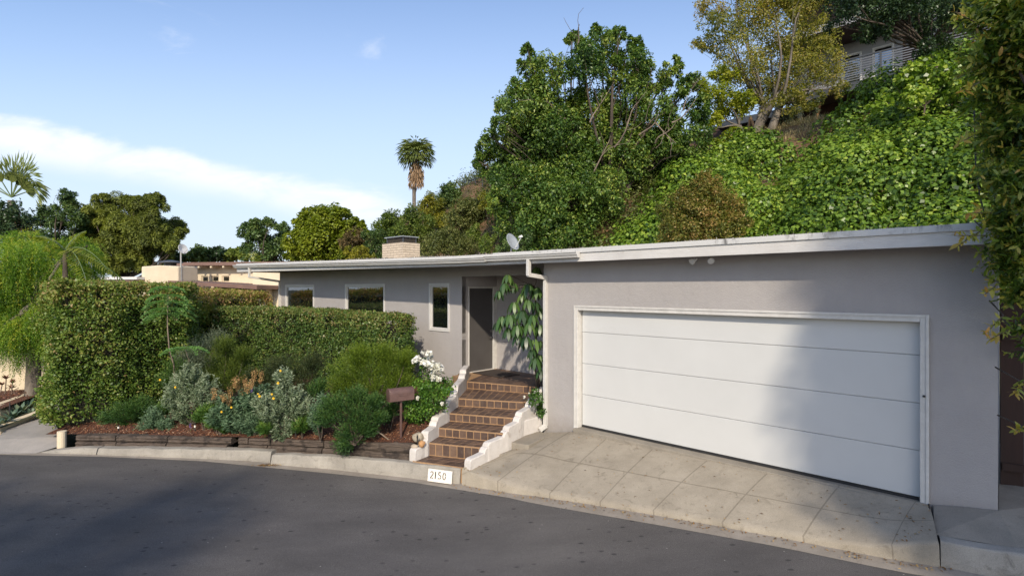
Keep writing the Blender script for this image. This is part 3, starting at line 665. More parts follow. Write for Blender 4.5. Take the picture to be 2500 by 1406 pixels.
# garage door and its frame
def casing(name, s0, s1, z0, z1, wd, t0, t1, mat, parent, sill=False, f=H):
    mb = MB(); mb.box(s0, s0+wd, t0, t1, z0, z1, f); mb.box(s1-wd, s1, t0, t1, z0, z1, f); mb.box(s0+wd+.0005, s1-wd-.0005, t0+.002, t1, z1-wd, z1, f)
    if sill: mb.box(s0+wd+.0005, s1-wd-.0005, t0+.002, t1, z0, z0+wd, f)
    return mb.build(name, mat, parent, bevel=.006)
fr1 = FS(2263, -.022)[0]; fr2 = FS(2269, -.034)[0]
casing('door_frame', -.075, fr1, -.06, 2.14, .062, -.022, .14, m_trim, house)
casing('door_frame', -.095, fr2, -.06, 2.165, .032, -.034, -.024, m_trim, house)
gd = thing('garage_door', 'wide white four panel sectional door filling the garage opening', 'garage door'); del gd['label']; del gd['category']; pos_part(gd, house)
m_door = pm('satin_white_door', (.575, .575, .565), (.55, .55, .54), 1.2, .38, .12, 90, .002)
zp = [.012]+[EYE-(y-HY)*9.395/FPX for y in (964, 888, 811)]+[2.10]
for i in range(4):
    z0, z1 = zp[i]+.0028, zp[i+1]-.0028
    mb = MB(); mb.box(.005, 4.875, .10, .14, z0, z1); mb.build('door_panel', m_door, gd, bevel=.006, seg=3)
MB().box(.0, 4.88, .125, .15, .0, 2.12).build('panel_backing', m_trim, gd)
MB().box(.0, 4.88, .092, .12, -.022, .010).build('bottom_seal', m_black, gd)
mb = MB(); mb.tube([H(4.885, -.045, 1.23), H(4.885, -.03, 1.23)], .014, 10); mb.build('door_sensor', m_black, house)
# concrete threshold in front of the door
MB().box(-.06, 4.95, -.10, .11, -.20, -.024).build('threshold', m_conc, house, bevel=.01)
# wing windows
def glassmat(name='window_glass'):
    m, t, b, o = newmat(name); b.inputs['Base Color'].default_value = (.006, .009, .008, 1); b.inputs['Roughness'].default_value = .015
    b.inputs['IOR'].default_value = 2.9; tbump(t, b, tnoise(t, 1.6, 2, .5), .06, .02); return m
m_glass = glassmat()
def window(s0, s1, z0, z1, t, parent, name='window', f=H, fm=None, wd=.06):
    fm = fm or m_white
    g = thing(name, 'w', 'w'); del g['label']; del g['category']; pos_part(g, parent)
    casing('frame', s0+.002, s1-.002, z0+.002, z1-.002, wd, t-.022, t+.06, fm, g, True, f)
    casing('sash', s0+wd+.004, s1-wd-.004, z0+wd+.004, z1-wd-.004, .03, t+.012, t+.05, fm, g, True, f)
    MB().box(s0+wd+.02, s1-wd-.02, t+.03, t+.04, z0+wd+.02, z1-wd-.02, f).build('pane', m_glass, g); return g
for i, (a_, b_) in enumerate(WS): window(a_, b_, WB3 if i == 2 else 1.25, 2.60, TW, house)
# siding boards at the wall foot
mb = MB()
for k in range(3): mb.box(-6.5, -3.86, TW-.022-.004*k, TW+.0, .42-.12*(k+1)+.006, .42-.12*k-.004)
mb.build('vent_boards', m_stucco, house)
# front door in the left wall of the alcove
def A_(t, d, z): return H(-3.82+d, t, z)                                   # t along, d out of the wall
fd = thing('front_door', 'w', 'w'); del fd['label']; del fd['category']; pos_part(fd, house)
m_fdoor = pm('charcoal_door', (.085, .078, .076), (.07, .064, .062), 2, .5, .2, 60, .002)
MB().hexa([A_(.835, -.075, .45), A_(1.655, -.075, .45), A_(1.655, -.035, .45), A_(.835, -.035, .45)], [A_(.835, -.075, 2.47), A_(1.655, -.075, 2.47), A_(1.655, -.035, 2.47), A_(.835, -.035, 2.47)]).build('leaf', m_fdoor, fd, bevel=.004)
mb = MB()
def abox(t0, t1, d0, d1, z0, z1): mb.hexa([A_(t0, d0, z0), A_(t1, d0, z0), A_(t1, d1, z0), A_(t0, d1, z0)], [A_(t0, d0, z1), A_(t1, d0, z1), A_(t1, d1, z1), A_(t0, d1, z1)])
abox(.80, .833, -.10, .012, .442, 2.515); abox(1.657, 1.765, -.10, .014, .442, 2.515); abox(.8335, 1.6565, -.10, .010, 2.472, 2.513); mb.build('frame', m_trim, fd, bevel=.004)
mb = MB(); abox(.834, 1.656, -.09, .03, .442, .458); mb.build('threshold', m_trim, fd)
m_chrome = pm('brushed_nickel', (.45, .44, .42), (.38, .37, .35), 20, .28, metallic=1.)
mb = MB(); mb.tube([A_(1.59, -.036, 1.40), A_(1.59, -.012, 1.40)], .027, 14); mb.build('deadbolt', m_chrome, fd, smooth=False)
mb = MB(); mb.tube([A_(1.59, -.036, 1.24), A_(1.59, -.02, 1.24)], .03, 14); mb.tube([A_(1.59, -.02, 1.24), A_(1.59, .025, 1.24)], .011, 8); mb.tube([A_(1.595, .022, 1.24), A_(1.50, .024, 1.237)], .011, 8); mb.build('handle', m_chrome, fd)
# chimney
ch = thing('chimney', 'w', 'w'); del ch['label']; del ch['category']; pos_part(ch, house)
def brickmat():
    m, t, b, o = newmat('slump_brick'); uv = t.nodes.new('ShaderNodeUVMap'); br = t.nodes.new('ShaderNodeTexBrick')
    br.inputs['Scale'].default_value = 1; br.inputs['Brick Width'].default_value = .30; br.inputs['Row Height'].default_value = .072; br.inputs['Mortar Size'].default_value = .007; br.inputs['Mortar Smooth'].default_value = .4
    br.inputs['Color1'].default_value = (.56, .46, .35, 1); br.inputs['Color2'].default_value = (.50, .41, .31, 1); br.inputs['Mortar'].default_value = (.33, .27, .20, 1); t.links.new(uv.outputs[0], br.inputs['Vector'])
    t.links.new(tmix(t, .3, br.outputs['Color'], tramp(t, tnoise(t, 9, 6, .6), [(.3, .7), (.7, 1.2)]), 'MULTIPLY'), b.inputs['Base Color']); b.inputs['Roughness'].default_value = .85
    iv = t.nodes.new('ShaderNodeMath'); iv.operation = 'SUBTRACT'; iv.inputs[0].default_value = 1; t.links.new(br.outputs['Fac'], iv.inputs[1]); tbump(t, b, iv.outputs[0], 1., .014); return m
cs1 = FS(983.6, 1.5)[0]; cs0 = FS(933, 1.5)[0]; ct1 = 1.5+.62; z0, z1 = 2.9, EYE+(704-591)*15.6/FPX
mb = MB(); v = [H(cs0, 1.5, z0), H(cs1, 1.5, z0), H(cs1, ct1, z0), H(cs0, ct1, z0), H(cs0, 1.5, z1), H(cs1, 1.5, z1), H(cs1, ct1, z1), H(cs0, ct1, z1)]
vs = []; uvs = []; fs = []
W_ = cs1-cs0; Dp = ct1-1.5; us = [0, W_, W_+Dp, 2*W_+Dp, 2*W_+2*Dp]; order = [0, 1, 2, 3, 0]
for k in range(4):
    a_, b_ = order[k], order[k+1]; n0 = len(vs); vs += [v[a_], v[b_], v[b_+4], v[a_+4]]; uvs += [(us[k], 0), (us[k+1], 0), (us[k+1], z1-z0), (us[k], z1-z0)]; fs.append((n0, n0+1, n0+2, n0+3))
n0 = len(vs); vs += v[4:]; uvs += [(0, .02)]*4; fs.append((n0, n0+1, n0+2, n0+3))
o = mobj('stack', vs, fs, brickmat(), ch); setuv(o, uvs)
cap = thing('cap', 'w', 'w'); del cap['label']; del cap['category']; pos_part(cap, ch)
ci0, ci1, cj0, cj1 = cs0+.17, cs1-.10, 1.58, ct1-.08; zc = z1+.17
def meshmat():
    m, t, b, o = newmat('spark_mesh'); b.inputs['Base Color'].default_value = (.05, .04, .035, 1); b.inputs['Roughness'].default_value = .7; return m
mb = MB()
for (a_, b_) in ((ci0, cj0), (ci1, cj0), (ci1, cj1), (ci0, cj1)): mb.box(a_-.018, a_+.018, b_-.018, b_+.018, z1, zc); mb.build('post', m_steel, cap); mb = MB()

mb = MB()
for k in range(46):
    u = ci0+(ci1-ci0)*(k+.5)/46; mb.box(u-.003, u+.003, cj0-.003, cj0+.003, z1, zc); mb.box(u-.003, u+.003, cj1-.003, cj1+.003, z1, zc)
for k in range(24):
    u = cj0+(cj1-cj0)*(k+.5)/24; mb.box(ci0-.003, ci0+.003, u-.003, u+.003, z1, zc); mb.box(ci1-.003, ci1+.003, u-.003, u+.003, z1, zc)
for k in range(7):
    zz = z1+.025*(k+.5); mb.box(ci0, ci1, cj0-.002, cj0+.002, zz-.002, zz+.002); mb.box(ci1-.002, ci1+.002, cj0, cj1, zz-.002, zz+.002)
mb.build('mesh', meshmat(), cap)
MB().box(ci0-.07, ci1+.07, cj0-.07, cj1+.07, zc, zc+.025).build('lid', pm('galvanised', (.45, .47, .48), (.36, .38, .39), 6, .45, metallic=.5), cap)
MB().box(ci0+.1, ci1-.1, cj0+.1, cj1-.1, z1, z1+.05).build('flue', m_black, cap)
# twin floodlights under the eave
fl = thing('floodlight', 'w', 'w'); del fl['label']; del fl['category']; pos_part(fl, house)
sa = FS(1716, -.2)[0]
mb = MB(); mb.box(sa-.10, sa+.10, -.25, -.15, 2.945, 2.958); mb.build('mount', m_white, fl)
for px_, dx_ in ((1697, -.04), (1733, .05)):
    s_ = FS(px_, -.2)[0]; mb = MB(); c = Vector(H(s_, -.2, 2.895)); d = (Vector(H(s_+dx_*2.2, -.34, 2.80))-c).normalized()
    mb.tube([c-d*.03, c+d*.015, c+d*.05, c+d*.075], [.022, .03, .045, .046], 16); mb.tube([Vector(H(s_, -.2, 2.95)), c-d*.01], .010, 8); mb.build('lamp_head', m_white, fl, smooth=False)
# ---------------------------------------------------------------- satellite dish
dc = Vector(V(1252, 590, 14)); sdish = thing('satellite_dish', 'grey satellite dish with a forward arm standing on the roof above the entry', 'satellite dish', loc=(dc.x, dc.y, 3.1))
m_dish = pm('dish_grey', (.30, .32, .34), (.26, .28, .30), 5, .35); ax = Vector((.62, -.55, .42)).normalized(); ux = ax.cross(Vector((0, 0, 1))).normalized(); uy = ux.cross(ax)
v = [tuple(dc-ax*.05)]; f = []; nr, na = 6, 28
for i in range(1, nr+1):
    r = .235*i/nr
    for k in range(na): a_ = 2*math.pi*k/na; v.append(tuple(dc + ux*math.cos(a_)*r*.92 + uy*math.sin(a_)*r*1.08 + ax*(-.05+.9*r*r)))
for k in range(na): f.append((0, 1+k, 1+(k+1) % na))
for i in range(nr-1):
    for k in range(na): f.append((1+i*na+k, 1+(i+1)*na+k, 1+(i+1)*na+(k+1) % na, 1+i*na+(k+1) % na))
o = mobj('reflector', v, f, m_dish, sdish, smooth=True); m_ = o.modifiers.new('s', 'SOLIDIFY'); m_.thickness = .008
mb = MB(); foot = dc-uy*.21-ax*.04; armend = dc+ax*.34-uy*.03+Vector((0,0,.0)); mb.tube([foot, armend-uy*.0], .011, 8); mb.build('arm', pm('dish_arm', (.6, .6, .58)), sdish)
mb = MB(); mb.tube([armend-ax*.0, armend-ax*.07+uy*.0], [.035, .022], 12); mb.tube([armend+ux*.04-ax*.02, armend+ux*.04-ax*.08], [.028, .018], 10); mb.build('receiver', pm('lnb_white', (.7, .7, .68)), sdish, smooth=False)
mb = MB(); mb.tube([dc-ax*.06, dc-ax*.13-uy*.14, (dc.x-ax.x*.13, dc.y-ax.y*.13, 3.12)], .02, 8); mb.tube([dc-ax*.08-uy*.16, dc-ax*.08+uy*.02], .03, 8); mb.build('mast', pm('galv', (.4, .4, .39)), sdish)
# ---------------------------------------------------------------- tiled stairs
st = thing('tiled_staircase', 'brown tiled stairs with orange grout rising from the kerb to the front door', 'stairs', loc=(-1, 9.5, -.4))
ZL = [.44, .285, .13, -.02, -.175, -.39]
LE = [np.array(p) for p in ((-.948, 11.45), (-1.03, 10.43), (-1.146, 9.84), (-1.28, 9.38), (-1.40, 8.99), (-1.62, 8.70))]
RE = [np.array(p) for p in ((.606, 10.78), (.33, 10.06), (.08, 9.46), (-.20, 9.02), (-.46, 8.70), (-.76, 8.36))]
LE = [p+np.array([-.03, 0.0]) for p in LE]
RE = [p+np.array([.035, -.01]) for p in RE]; RE[5] = np.array([-.79, 8.375])
m_grout = pm('orange_grout', (.36, .215, .11), (.28, .175, .095), 14, .9, .3, 60, .003)
def tilemat():
    m, t, b, o = newmat('brown_quarry_tile'); a = t.nodes.new('ShaderNodeAttribute'); a.attribute_name = 'tint'
    col = tramp(t, a.outputs['Fac'], [(0, (.062, .038, .030)), (.5, (.092, .056, .042)), (1, (.15, .092, .062))])
    col = tmix(t, .4, col, tramp(t, tnoise(t, 22, 5, .6), [(.3, .6), (.7, 1.3)]), 'MULTIPLY'); col = tmix(t, tramp(t, tnoise(t, 5, 7, .7), [(.5, 0.), (.8, .35)]), col, (.26, .20, .15))
    t.links.new(col, b.inputs['Base Color']); b.inputs['Roughness'].default_value = .5; tbump(t, b, tnoise(t, 50, 4, .6), .3, .003); return m
m_tile = tilemat()
def P3(p, z): return np.array([p[0], p[1], z])
def tilepatch(A0, A1, B0, B1, nx, ny, lift, verts, tint, g=.006):
    """quad A0-A1 (front) B0-B1 (back) filled with nx*ny tiles, lifted along its normal; each tile a bevelled box top"""
    nrm = np.cross(A1-A0, B0-A0); nrm = nrm/np.linalg.norm(nrm)
    def q(u, v_): return (A0*(1-u)+A1*u)*(1-v_)+(B0*(1-u)+B1*u)*v_
    wu = np.linalg.norm(A1-A0); wv = np.linalg.norm(B0-A0)
    for i in range(nx):
        for j in range(ny):
            gu, gv = g/wu, g/wv; u0, u1, v0, v1 = i/nx+gu, (i+1)/nx-gu, j/ny+gv, (j+1)/ny-gv; hh = lift*(.85+.3*random.random())
            c = [q(u0, v0), q(u1, v0), q(u1, v1), q(u0, v1)]; ci = [q(u0+gu*.4, v0+gv*.4), q(u1-gu*.4, v0+gv*.4), q(u1-gu*.4, v1-gv*.4), q(u0+gu*.4, v1-gv*.4)]
            lo_ = [p-nrm*.001 for p in c]; hi_ = [p+nrm*hh for p in ci]; tt = random.random()
            verts += hi_; tint.append(tt)
            for k in range(4): verts += [lo_[k], lo_[(k+1) % 4], hi_[(k+1) % 4], hi_[k]]; tint.append(tt)
bk = [np.array(H(-3.82, 1.77, 0))[:2], np.array(H(-.81, 1.77, 0))[:2]]
for k in range(6):
    step = thing('step' if k else 'landing', 'w', 'w'); del step['label']; del step['category']; pos_part(step, st)
    l0, r0 = LE[k], RE[k]; z = ZL[k]
    if k == 0:
        cl = np.array(H(-3.82, TW+.02, 0))[:2]; l1, r1 = bk
        poly = [l0, r0, np.array(H(-.82, .45, 0))[:2], np.array(H(-.82, 1.765, 0))[:2], np.array(H(-3.815, 1.765, 0))[:2], np.array(H(-3.815, .3, 0))[:2]]
        mb = MB(); n_ = len(poly); mb.add([P3(p, -.5) for p in poly]+[P3(p, z) for p in poly], [tuple(range(n_))[::-1], tuple(n_+i for i in range(n_))]+[(i, (i+1) % n_, n_+(i+1) % n_, n_+i) for i in range(n_)]); mb.build('slab', m_grout, step)
        vs = []; tt = []; tilepatch(P3(l0, z)+np.array([0, .012, 0]), P3(r0, z)+np.array([0, .012, 0]), P3(np.array(H(-3.81, 1.76, 0))[:2], z), P3(np.array(H(-.83, 1.76, 0))[:2], z), 13, 12, .004, vs, tt)
    else:
        l1, r1 = LE[k-1], RE[k-1]; e = np.array([0, .03])
        mb = MB(); mb.hexa([P3(l0, -.75), P3(r0, -.75), P3(r1+e, -.75), P3(l1+e, -.75)], [P3(l0, z), P3(r0, z), P3(r1+e, z), P3(l1+e, z)]); mb.build('slab', m_grout, step)
        vs = []; tt = []; nyt = max(2, round(np.linalg.norm(l1-l0)/.155)); tilepatch(P3(l0, z)+np.array([0, .012, 0]), P3(r0, z)+np.array([0, .012, 0]), P3(l1, z)-np.array([0, .006, 0]), P3(r1, z)-np.array([0, .006, 0]), [0, 11, 10, 9, 8, 7][k], nyt, .004, vs, tt)
    if k < 5:
        zn = ZL[k+1]; A0, A1 = P3(l0, zn+.008), P3(r0, zn+.008); B0, B1 = P3(l0, z-.012), P3(r0, z-.012); tilepatch(A0, A1, B0, B1, [12, 10, 10, 9, 8, 7][k], 1, .004, vs, tt)
    quadmesh('tiles', np.array(vs), len(tt), m_tile, np.array(tt), step)
def stepwall(name, pts, hts, thick, side, label, drop=-.9, round_=.012):
    """pts: plan points of the inner face front->back, hts: top heights of blocks between the points"""
    w_ = thing(name, 'w', 'w'); del w_['label']; del w_['category']; pos_part(w_, st); w_['label'] = label
    # fine profile
    prof = []
    for i, h in enumerate(hts):
        u0, u1 = i, i+1; g = .06
        prof += [(u0+.015, h-.075), (u0+.03, h-.03), (u0+.07, h-.01), (u0+.14, h), (u0+.5, h+.004), (u0+.80, h+.012), (u0+.86, h+.06), (u0+.93, h+.085), (u0+.985, h+.09)] if i < len(hts)-1 else [(u0+.02, h-.075), (u0+.035, h-.03), (u0+.08, h-.01), (u0+.14, h), (u1, h)]
    pl = np.array(pts); v = []; f = []
    tl = [np.interp(u, range(len(pl)), pl[:, 0]) for u, _ in prof], [np.interp(u, range(len(pl)), pl[:, 1]) for u, _ in prof]
    n = len(prof)
    for i in range(n):
        p = np.array([tl[0][i], tl[1][i]]); a_ = np.array([tl[0][min(i+1, n-1)]-tl[0][max(i-1, 0)], tl[1][min(i+1, n-1)]-tl[1][max(i-1, 0)]]); a_ = a_/np.linalg.norm(a_)
        nr_ = np.array([-a_[1], a_[0]])*side; z = prof[i][1]; nzv = lambda k: .006*mnoise.noise(Vector((p[0]*8+k, p[1]*8, z*8)))
        for (d_, zz) in ((0+nzv(1), drop), (0+nzv(2), z-.014), (.012, z), (thick-.014, z), (thick+nzv(3), z-.014), (thick+nzv(4), drop)): q_ = p+nr_*d_; v.append((q_[0], q_[1], zz))
    for i in range(n-1):
        for k in range(5): f.append((i*6+k, i*6+k+1, (i+1)*6+k+1, (i+1)*6+k))
    f.append((0, 1, 2, 3, 4, 5)); f.append(tuple((n-1)*6+k for k in range(6))[::-1])
    return mobj('wall', v, f, m_wash, w_, smooth=False, bevel=0)
lw = [np.array(p) for p in ((-1.60, 8.68), (-1.43, 8.93), (-1.32, 9.33), (-1.18, 9.77), (-1.07, 10.35), (-.99, 11.28), (-.97, 11.95))]
stepwall('side_wall', lw, [-.19, .03, .18, .355, .55, .72], .14, 1, 'left stair wall')
rw = [np.array(p) for p in ((-.765, 8.36), (-.50, 8.72), (-.17, 9.14), (.05, 9.50), (.28, 9.98), (.46, 10.25), (.57, 10.55))]
stepwall('side_wall', rw, [-.235, -.08, .075, .235, .37, .50], .13, -1, 'right stair wall')
# planter box between stair wall and garage
pl0 = np.array(V(1279, 1040, 9.55)[:2]); pl1 = np.array(H(-.83, -.02, 0)[:2])
mb = MB(); d = unit(pl1-pl0); nr_ = np.array([-d[1], d[0]])*.11
mb.hexa([P3(pl0, -.6), P3(pl1, -.6), P3(pl1+nr_, -.6), P3(pl0+nr_, -.6)], [P3(pl0, .06), P3(pl1, .06), P3(pl1+nr_, .06), P3(pl0+nr_, .06)])
pb = thing('planter', 'low white plastered planter wedged between the stairs and the garage corner', 'planter', loc=(float(pl0[0]), float(pl0[1]), -.2)); mb.build('wall', m_wash, pb, bevel=.015)
mb = MB(); mb.add([P3(pl0+nr_, .03), P3(pl1+nr_, .03), P3(np.array([.65, 10.9]), .12), P3(np.array([.35, 10.0]), .12)], [(0, 1, 2, 3)]); mb.build('soil', m_mulch, pb)
# two old concrete steps beside the stairs
def cblock(name, top_px, z, zb_, label):
    pts = [np.array(G(x, y, z)[:2]) for x, y in top_px]; n_ = len(pts); mb = MB()
    mb.add([P3(p, zb_) for p in pts]+[P3(p, z) for p in pts], [tuple(range(n_))[::-1], tuple(n_+i for i in range(n_))]+[(i, (i+1) % n_, n_+(i+1) % n_, n_+i) for i in range(n_)])
    o = mb.build(name, m_conc, None, bevel=.015); tag(o, label, 'step', 'old concrete steps beside the stairs'); return o
cblock('concrete_step', [(1226, 1076), (1290, 1086), (1345, 1060), (1325, 1054), (1262, 1050)], -.215, -.6, 'upper worn concrete step by the planter')
cblock('concrete_step', [(1188, 1107), (1225, 1109), (1290, 1087), (1226, 1080)], -.335, -.7, 'lower worn concrete step wedged against the right stair wall')
# door mat
mt = mobj('door_mat', *(lambda c: ([(*p[:2], .447) for p in c]+[(*p[:2], .462) for p in c], [(3,2,1,0),(4,5,6,7),(0,1,5,4),(1,2,6,5),(2,3,7,6),(3,0,4,7)]))([H(-3.72, .85, 0), H(-2.75, .80, 0), H(-2.70, 1.42, 0), H(-3.70, 1.55, 0)]), pm('coir_mat', (.05, .035, .028), (.035, .025, .02), 30, .95, .8, 140, .006), None, bevel=.004)
tag(mt, 'dark brown door mat lying on the tiled landing', 'door mat')
# mailbox
mbx = thing('mailbox', 'rusty brown rounded mailbox on a thin post in front of the bright green shrub', 'mailbox', loc=(*G(979, 1068, -.12)[:2], -.12))
m_rust = pm('brown_mailbox', (.13, .075, .065), (.085, .05, .045), 5, .45, .3, 30, .004); c0 = Vector(V(949, 962, 8.98)); c1 = Vector(V(1008, 960, 9.22)); c0.z = .535; c1.z = .535
dv = (c1-c0).normalized(); nv_ = Vector((-dv.y, dv.x, 0)); hw = .085; v = []; f = []
ring = [(-hw, 0), (hw, 0)]+[(hw*math.cos(R(a_)), .135+hw*math.sin(R(a_))) for a_ in range(0, 181, 20)]
for j, c in enumerate((c0, c0+(c1-c0)*.99)):
    v += [tuple(c+nv_*a_+Vector((0, 0, b_))) for a_, b_ in ring]
m_ = len(ring); f = [(k, (k+1) % m_, m_+(k+1) % m_, m_+k) for k in range(m_)]+[tuple(range(m_)), tuple(m_+k for k in range(m_))[::-1]]
mobj('box', v, f, m_rust, mbx, bevel=.004)
v = []
for j, c in enumerate((c0-dv*.014, c0-dv*.001)): v += [tuple(c+nv_*a_*1.05+Vector((0, 0, b_*1.03-.002))) for a_, b_ in ring]
mobj('door', v, f, m_rust, mbx, bevel=.003)
mb = MB(); mb.bar(c0+(c1-c0)*.35-nv_*(hw+.006)+Vector((0,0,.10)), c0+(c1-c0)*.75-nv_*(hw+.006)+Vector((0,0,.10)), .006, .025); mb.build('flag', m_rust, mbx)
mb = MB(); pf = Vector(G(979, 1070, -.14)); pt_ = (c0+c1)/2; mb.tube([pf, Vector((pt_.x, pt_.y, .54))], .021, 8); mb.build('post', m_rust, mbx)
# rocks and black spike light
blob('boulder', V(1021, 1068, 8.95), (.10, .08, .085), m1 := pm('speckled_stone', (.42, .36, .27), (.24, .20, .15), 18, .85, .5, 40, .01), None, .10, 3, 1); tag(bpy.data.objects['boulder'], 'largest speckled grey boulder by the left stair wall', 'rock', 'stones by the stairs')
o = blob('boulder', V(1029, 1083, 8.80), (.062, .055, .058), pm('orange_stone', (.50, .27, .11), (.36, .20, .10), 8, .8, .4, 40, .008), None, .14, 3, 2); tag(o, 'small rounded orange stone leaning on the white stair wall', 'rock', 'stones by the stairs')
o = blob('boulder', V(1012, 1090, 8.80), (.062, .05, .042), pm('beige_stone', (.45, .37, .28), (.36, .29, .22), 8, .8, .4, 40, .008), None, .10, 3, 3); tag(o, 'small flat beige stone at the end of the sleepers', 'rock', 'stones by the stairs')
def spike(px, py, D, h, label, white=True):
    p = V(px, py, D); t = thing('spike_light', label, 'garden light', 'small spike lights in the bed', p); mb = MB(); mb.tube([(p[0], p[1], p[2]-.05), (p[0], p[1], p[2]+h)], .011, 7); mb.build('stake', m_black, t)
    mb = MB(); mb.tube([(p[0], p[1], p[2]+h*.55), (p[0], p[1], p[2]+h*.8)], .017, 8); mb.build('lens', m_plate if white else m_black, t)
spike(289, 1054, 10.3, .13, 'black spike with white band at the foot of the dark green left shrub')
spike(476, 1054, 10.1, .16, 'black spike with white band between the lavender and the diagonal timber')
spike(722, 1060, 9.5, .42, 'tall black spike in front of the yellow flowered silver shrub')
spike(1019, 1078, 8.7, .11, 'short black spike light between the stones', False)
# hose and tap
hs = thing('garden_hose', 'turquoise garden hose hanging coiled from the wall tap beside the stairs', 'garden hose', loc=V(1105, 955, 11.6)); m_hose = pm('turquoise_hose', (.06, .36, .27), (.05, .30, .23), 9, .4)
tp = np.array(V(1121, 925, 12.0)); mb = MB(); pts = [tp, tp+[0, -.05, -.02], np.array(V(1118, 940, 11.8)), np.array(V(1108, 958, 11.6))]; mb.tube(pts, .014, 7)
cc = np.array(V(1098, 962, 11.5))
for k in range(3): mb.tube([cc+np.array([.17*math.cos(a_)*(1-.1*k), .09*math.sin(a_), .02*k+.09*abs(math.sin(a_))]) for a_ in np.linspace(0, 6.28, 20)], .014, 6)
mb.build('coil', m_hose, hs, smooth=True); mb = MB(); mb.tube([tp+[.0, .35, .08], tp+[0, 0, .07], tp], .014, 8); mb.tube([tp+[-.03, 0, .11], tp+[.03, 0, .11]], .014, 8); mb.build('tap', pm('brass', (.25, .2, .12), metallic=.7), hs)
# dark timber gate and fence right of the garage
fe = thing('timber_gate', 'dark stained board gate in the shade right of the garage', 'gate', loc=H(5.8, .8, 0))
mb = MB(); f0 = np.array(H(5.52, .9, 0)); f1 = np.array([9.0, 4.6, 0])
m_gate = pm('dark_stained_boards', (.045, .02, .014), (.028, .014, .010), 5, .8, .5, 30, .006, stretch=(1, 1, .1))
for k in range(16):
    a_ = f0+(f1-f0)*(k+.04)/16; b2 = f0+(f1-f0)*(k+.96)/16; b = MB(); b.bar((a_[0], a_[1], 1.15), (b2[0], b2[1], 1.15), .02, 2.3); b.build('board', m_gate, fe)
b = MB(); b.bar((f0[0], f0[1]-.03, .35), (f1[0], f1[1]-.03, .35), .04, .09); b.bar((f0[0], f0[1]-.03, 1.9), (f1[0], f1[1]-.03, 1.9), .04, .09); b.build('rail', m_gate, fe)
# ================================================================ planting
def hedge(name, label, faces, ground, mat, leaf, dens, cr, n_per, thick=.25, seed=1, cat='hedge', core_mat=None, corner=.18, wob=.12, group=None, asp=.6, tint=None):
    """faces: plan polyline of the hedge (closed), with per-point top z; foliage over sides and top"""
    t = thing(name, label, cat, group, (float(np.mean([f[0] for f in faces])), float(np.mean([f[1] for f in faces])), ground))
    P = np.array(faces, float); n = len(P); C = []; T = []
    area = sum(P[i][0]*P[(i+1) % n][1]-P[(i+1) % n][0]*P[i][1] for i in range(n)); sg = 1 if area > 0 else -1
    for i in range(n):
        a_, b_ = P[i], P[(i+1) % n]; Ls = np.linalg.norm((b_-a_)[:2]); hgt = max(a_[2], b_[2])-ground; k = int(Ls*hgt*dens)
        u = RNG.random(k); v_ = RNG.random(k); p = a_[None]*(1-u[:, None])+b_[None]*u[:, None]; z = ground + (p[:, 2]-ground)*v_
        nr = np.array([(b_-a_)[1], -(b_-a_)[0]]); nr = nr/np.linalg.norm(nr)
        nr = nr*sg
        off = np.array([wob*2*mnoise.noise(Vector((p[j, 0]*1.1+seed, p[j, 1]*1.1, z[j]*1.3))) + wob*mnoise.noise(Vector((p[j, 0]*3.1+seed, p[j, 1]*3.1, z[j]*3.3))) for j in range(k)])
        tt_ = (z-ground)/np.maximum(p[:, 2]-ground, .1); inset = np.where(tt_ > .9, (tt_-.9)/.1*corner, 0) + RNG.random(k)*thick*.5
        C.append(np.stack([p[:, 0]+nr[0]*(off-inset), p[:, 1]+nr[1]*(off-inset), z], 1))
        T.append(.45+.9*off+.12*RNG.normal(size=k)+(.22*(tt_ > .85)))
    # top
    from mathutils.geometry import tessellate_polygon
    tri = tessellate_polygon([[Vector((p[0], p[1], 0)) for p in P]])
    for (i, j, k_) in tri:
        a_, b_, c_ = P[i], P[j], P[k_]; ar = .5*abs(np.cross((b_-a_)[:2], (c_-a_)[:2])); k = int(ar*dens*1.2); r1 = np.sqrt(RNG.random(k)); r2 = RNG.random(k)
        p = a_*(1-r1[:, None])+b_*(r1*(1-r2))[:, None]+c_*(r1*r2)[:, None]
        p[:, 2] += np.array([wob*.6*mnoise.noise(Vector((q[0]*1.6, q[1]*1.6, seed))) for q in p])-.03
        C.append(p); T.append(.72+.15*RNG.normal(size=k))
    C = np.concatenate(C); T = np.concatenate(T); Q = RNG.uniform(*cr, len(C))
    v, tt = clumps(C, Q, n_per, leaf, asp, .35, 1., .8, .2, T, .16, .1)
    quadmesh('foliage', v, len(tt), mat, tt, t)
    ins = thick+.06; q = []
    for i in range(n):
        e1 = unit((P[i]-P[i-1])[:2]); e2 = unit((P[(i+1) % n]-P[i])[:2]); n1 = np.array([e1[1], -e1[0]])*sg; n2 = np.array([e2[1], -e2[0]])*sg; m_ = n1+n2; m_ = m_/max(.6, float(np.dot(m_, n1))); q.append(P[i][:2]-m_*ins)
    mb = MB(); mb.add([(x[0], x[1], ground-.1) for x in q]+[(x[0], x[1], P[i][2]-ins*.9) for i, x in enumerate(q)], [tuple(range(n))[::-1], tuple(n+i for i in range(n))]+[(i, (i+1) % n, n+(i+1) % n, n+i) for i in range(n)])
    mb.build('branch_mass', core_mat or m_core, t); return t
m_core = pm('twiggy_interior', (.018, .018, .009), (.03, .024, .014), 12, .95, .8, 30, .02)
lm_big = leafmat('hedge_leaf_mixed', [(.032, .066, .012), (.068, .125, .020), (.125, .19, .032), (.21, .25, .05), (.28, .20, .08)], .45, .28)
lm_mid = leafmat('hedge_leaf_dark', [(.026, .058, .016), (.050, .100, .024), (.090, .150, .032), (.155, .20, .045), (.23, .18, .07)], .42, .22)
